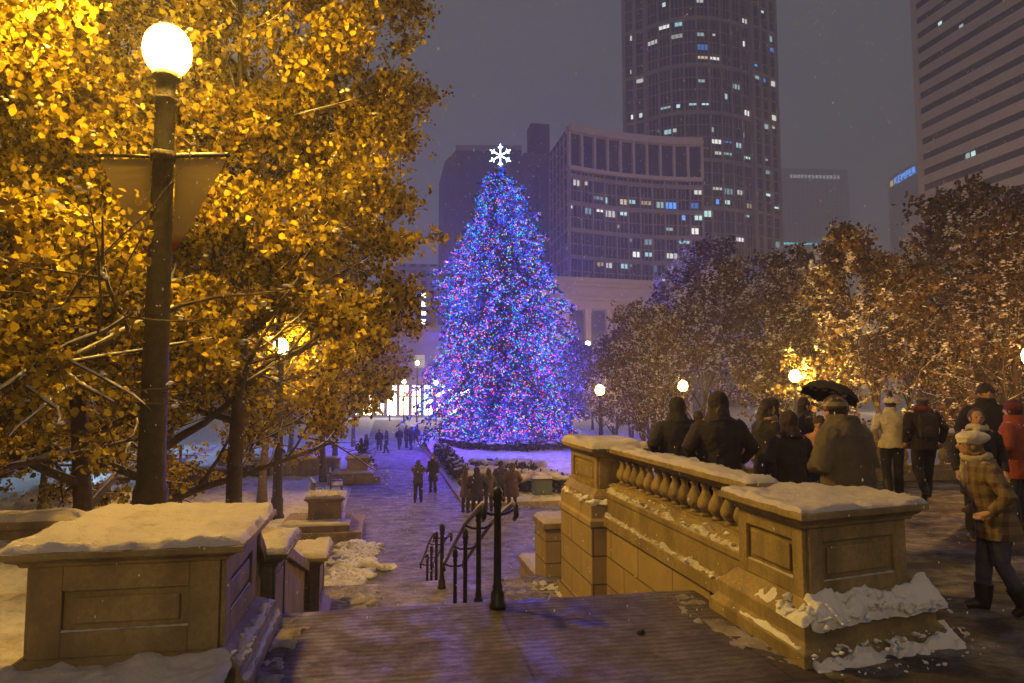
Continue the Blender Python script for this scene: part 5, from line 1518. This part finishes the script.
person('large person in an olive coat and mottled hat behind the right pedestal', on(846, 5.9), AW + .5, 1.74, (.105, .085, .055), .5, BLACK, hat='plaid', hatc=(.05, .035, .02), arms='front', bulk=1.32, lean=.06, near=True, group=UPG, head_down=.12, scarf=(.16, .11, .04))
person('person in a cream white jacket and white hat with black pompom', (8.36, 10.15, 0), AW - .35, 1.68, (.6, .52, .38), .84, (.015, .015, .022), hat='pom', hatc=(.75, .68, .55), arms='swing', pose='step', near=True, group=UPG, boots=True)
pb_ = person('person in black with a tartan hat walking beside the cream jacket', (8.62, 9.75, 0), AW - .25, 1.73, (.02, .012, .014), .82, BLACK, hat='plaid', hatc=(.09, .07, .06), arms='swing', pose='walk', scarf=(.2, .02, .02), near=True, group=UPG)
person('tall person in black with a dark knit hat standing farthest back at the right', on(985, 9.9), AW + 2.9, 1.86, BLACK, .7, BLACK, hat='beanie', hatc=(.03, .02, .015), bulk=1.2, near=True, group=UPG)
person('person with curly brown hair and pale scarf facing the viewer behind the plaid coat', on(975, 8.2), AW + pi - .3, 1.55, (.02, .018, .02), .6, BLACK, hair='short', hairc=(.09, .045, .02), scarf=(.55, .48, .36), near=True, group=UPG)
person('person in a rust red jacket and dark red knit hat at the right edge', on(1013, 8.6), AW + .5, 1.64, (.30, .06, .03), .72, (.04, .04, .055), hat='beanie', hatc=(.13, .02, .03), arms='pocket', bulk=1.12, near=True, group=UPG)
person('person in a plaid coat and white beret hurrying left across the terrace, bent forward', on(991, 5.5), AW + radians(72), 1.43, (.20, .145, .075), .72, (.06, .06, .10), hat='beret', hatc=(.68, .6, .48), hair='short', hairc=(.2, .12, .05), arms='pocket', pose='step', lean=.22, plaid=(.09, .045, .025), scarf=(.4, .34, .22), near=True, group=UPG, boots=True, head_down=.04, bulk=1.12)

# backpack and umbrella
bp = thing('backpack', 'black backpack on the back of the person in the tartan hat', 'backpack', (8.62, 9.75, 0), AW - .25)
mb = MB(); mb.ell((0, -.24, 1.2), (.155, .1, .24), 12, 9); mb.box((0, -.25, 1.2), (.26, .14, .36)); link(remeshed(mb, .012, 2, .006, 9), 'bag', M['fabric_dark'], bp, True)
mb = MB(); mb.ell((0, -.335, 1.12), (.1, .04, .1), 10, 7); link(remeshed(mb, .01, 1), 'pocket', M['fabric_dark'], bp, True)
for sx in (1, -1):
    mb = MB(); mb.tube([(sx * .1, -.16, 1.38), (sx * .13, -.02, 1.47), (sx * .13, .16, 1.36), (sx * .17, .1, 1.1), (sx * .14, -.16, 1.04)], .018, 6); mb.build('strap', M['fabric_dark'], bp, True)
ux, uy, _ = on(820, 9.0); 
um = thing('umbrella', 'open black umbrella dusted with snow held over the group', 'umbrella', (ux, uy, 1.28), AW); um.rotation_euler = (radians(-8), radians(20), AW)
mb = MB(); rings = []; RU = .38
for k in range(9):
    f = k / 8; r = RU * sin(f * 1.25) / sin(1.25); ring = []
    for j in range(32):
        a = 2 * pi * j / 32; sc = 1 - .10 * f * f * (abs(sin(a * 4)) ** .8); ring.append((max(r, .004) * sc * cos(a), max(r, .004) * sc * sin(a), .62 - .20 * f * f + .03 * abs(sin(a * 4)) * f))
    rings.append(ring)
mb.loft(rings, caps=False); c_ = mb.build('canopy', M['fabric_dark'], um, True); so_ = c_.modifiers.new('t', 'SOLIDIFY'); so_.thickness = .004
mb = MB(); mb.tube([(0, 0, -.05), (0, 0, .66)], .008, 8); mb.build('shaft', M['iron'], um, True)
mb = MB(); mb.tube([(0, 0, -.05), (0, 0, -.12), (.02, 0, -.16), (.05, 0, -.15)], .014, 8); mb.build('handle', M['fabric_dark'], um, True)
for j in range(8):
    a = 2 * pi * j / 8; mb = MB(); mb.tube([(0, 0, .6), (RU * .5 * cos(a), RU * .5 * sin(a), .56), (RU * .98 * cos(a), RU * .98 * sin(a), .415)], .004, 4); mb.build('rib', M['iron'], um)
mb = MB()
for j in range(60):
    a, r = R.random() * 6.28, R.random() ** .5 * RU * .75; mb.ell((r * cos(a), r * sin(a), .625 - .2 * (r / RU) ** 2), (.03, .03, .008), 6, 4)
mb.build('snow_dusting', M['snow'], um, True)

# lower people
GN = 'onlookers gathered at the corner of the snowy bed'
person('person in a dark coat taking a picture, left of the pair on the path', (1.39, 27.76, GZ + .01), AW + .1, 1.68, (.03, .025, .03), .78, BLACK, hair='short', arms='up', group='pair of people on the snowy path')
person('person in a long dark coat and tan boots, right of the pair on the path', (2.16, 30.36, GZ + .01), AW + 2.7, 1.66, BLACK, .52, (.10, .05, .03), hair='long', hairc=(.08, .045, .03), boots=True, group='pair of people on the snowy path')
for k, (px, D, rz, h, co_, hm, kw, lb) in enumerate([
        (466, 25.2, -.6, 1.62, (.08, .05, .045), .6, dict(hair='long'), 'onlooker in a brown coat, leftmost of the group by the bed'),
        (477, 24.6, .2, 1.70, BLACK, .55, dict(hood=True, bulk=1.15), 'onlooker in a bulky black hooded coat, second from left in the group by the bed'),
        (489, 25.4, .5, 1.58, (.07, .05, .05), .62, dict(hair='long'), 'onlooker in a brown grey jacket at the middle of the group by the bed'),
        (501, 27.0, -.2, 1.70, (.03, .03, .05), .7, dict(hat='beanie'), 'onlooker in a dark knit hat seen between two others at the bed'),
        (512, 25.8, .1, 1.72, (.07, .04, .035), .5, dict(hair='long', hood=True, bulk=1.2), 'onlooker in a long brown hooded coat, rightmost of the group by the bed')]):
    x, y = dpt(px, D); person(lb, (x, y, GZ + .01), AW + rz, h, co_, hm, BLACK, arms='pocket', group=GN, **kw)
far_l = [(380, 51, 'far walker in black left of the gap, nearer of two'), (387, 49, 'far walker in a tall dark coat beside the other on the left of the path'), (400, 52, 'far walker, leftmost of the tight group before the bright street'),
         (407, 54, 'far walker second in the tight group before the bright street'), (412, 52, 'far walker third in the tight group before the bright street'), (417, 56, 'far walker at the right of the tight group before the bright street'),
         (426, 55, 'lone far walker between the tight group and the Christmas tree'), (362, 40, 'far walker in dark clothes behind the stroller at the left path edge'), (367, 43, 'far walker bending by the stroller at the left path edge')]
for k, (px, D, lb) in enumerate(far_l):
    x, y = dpt(px, D); person(lb, (x, y, GZ + .02), (k * 1.7) % 6, 1.62 + .04 * (k % 5), [BLACK, NAVY, (.03, .03, .04)][k % 3], (.5, .7, .8)[k % 3], BLACK, hair=('short', 'long')[k % 2], pose=('stand', 'step', 'walk')[k % 3], arms=('down', 'pocket', 'swing')[k % 3], group='far walkers on the snowy path')
x, y = dpt(370, 39.0); t = thing('stroller', 'dark baby stroller parked at the left edge of the path', 'stroller', (x, y, GZ + .02), .6)
for sx in (-.25, .25):
    for yy in (-.3, .32):
        mb = MB(); rr = .15
        mb.tube([(sx, yy + rr * cos(a), .16 + rr * sin(a)) for a in [k * pi / 6 for k in range(13)]], .02, 5); mb.build('wheel', M['iron'], t, True)
mb = MB(); mb.loft([[(sx * w, y_, z) for sx, y_, z in ((-1, -.3, .45), (1, -.3, .45), (1, .3, .5), (-1, .3, .5))] if False else [(-w, y0_, z), (w, y0_, z), (w, y1_, z), (-w, y1_, z)] for w, y0_, y1_, z in ((.18, -.2, .25, .38), (.22, -.3, .32, .6))]); mb.build('seat', M['fabric_dark'], t, bevel=.03)
mb = MB(); mb.ell((0, .12, .62), (.24, .26, .34), 12, 8, bottom=0); mb.build('canopy', M['fabric_dark'], t, True)
mb = MB(); mb.tube([(-.25, -.3, .16), (-.25, .1, .6), (-.22, -.4, 1.0), (.22, -.4, 1.0), (.25, .1, .6), (.25, -.3, .16)], .014, 6); mb.build('frame', M['iron'], t, True)

# ------------------------------------------------------------------ small finds
mb = MB(); mb.ell((0, 0, .015), (.035, .028, .022), 8, 6); o = link(remeshed(mb, .008, 0, .006, 30), 'stone_chip', M['shoe'], None, True)
o.location = gz(641, 634, 0); setp(o, 'small dark lump lying on the wet paving in front of the steps', 'debris')
mb = MB(); mb.ell((0, 0, .03), (.18, .12, .12), 8, 6); o = link(remeshed(mb, .02, 1, .03, 8), 'boulder', M['bark'], None, True)
o.location = (-2.3, 8.2, .24); setp(o, 'dark stone poking out of the snow just right of the tall lamp pole', 'stone')

# ------------------------------------------------------------------ falling snow
n = 14000; r3 = np.random.default_rng(12)
D = 1.6 + r3.random(n) ** .8 * 40; pxs = r3.uniform(-60, 1084, n); pys = r3.uniform(-60, 620, n)
C = np.array([gd(a, b, d) for a, b, d in zip(pxs, pys, D)])
keep = (C[:, 2] > -2.4) & (C[:, 2] < 30); C = C[keep]
o = link(scatter_mesh('falling_snow', C, r3.uniform(.003, .0065, len(C)) * np.clip(np.linalg.norm(C, axis=1) / 9, .6, 2.2), 'oct', 1.8), 'falling_snow', mat('snowflake', (.85, .85, .88), .6)); setp(o, kind='stuff')

# ------------------------------------------------------------------ haze
mb = MB(); mb.loft([[(-400, -70, -5), (820, -70, -5), (820, 1100, -5), (-400, 1100, -5)], [(-400, -70, 390), (820, -70, 390), (820, 1100, 390), (-400, 1100, 390)]])
hz = bpy.data.materials.new('haze_air'); hz.use_nodes = True; nt = hz.node_tree; nt.nodes.remove(nt.nodes['Principled BSDF'])
pv = nt.nodes.new('ShaderNodeVolumePrincipled'); pv.inputs['Color'].default_value = (.93, .93, .96, 1); pv.inputs['Density'].default_value = .0019; pv.inputs['Anisotropy'].default_value = .3
nt.links.new(pv.outputs[0], nt.nodes['Material Output'].inputs['Volume'])
o = mb.build('haze', hz); setp(o, kind='stuff')

# ------------------------------------------------------------------ world
w = bpy.data.worlds.new('World'); scene.world = w; w.use_nodes = True; nt = w.node_tree; bg = nt.nodes['Background']
tc = nt.nodes.new('ShaderNodeTexCoord'); sx_ = nt.nodes.new('ShaderNodeSeparateXYZ'); nt.links.new(tc.outputs['Generated'], sx_.inputs[0])
rp = nt.nodes.new('ShaderNodeValToRGB'); nt.links.new(sx_.outputs['Z'], rp.inputs[0])
els = rp.color_ramp.elements; els[0].position = 0; els[0].color = (.145, .145, .160, 1); els[1].position = 1; els[1].color = (.108, .118, .135, 1)
e = els.new(.35); e.color = (.117, .128, .142, 1)
nt.links.new(rp.outputs[0], bg.inputs[0]); bg.inputs[1].default_value = 1.0

scene.view_settings.view_transform = 'Standard'; scene.view_settings.look = 'None'; scene.view_settings.exposure = 0; scene.view_settings.gamma = 1
cy = scene.cycles
cy.use_denoising = True; cy.max_bounces = 6; cy.diffuse_bounces = 2; cy.glossy_bounces = 2; cy.transmission_bounces = 2; cy.volume_bounces = 1; cy.transparent_max_bounces = 4
cy.sample_clamp_indirect = 4; cy.use_light_tree = True; cy.caustics_reflective = False; cy.caustics_refractive = False
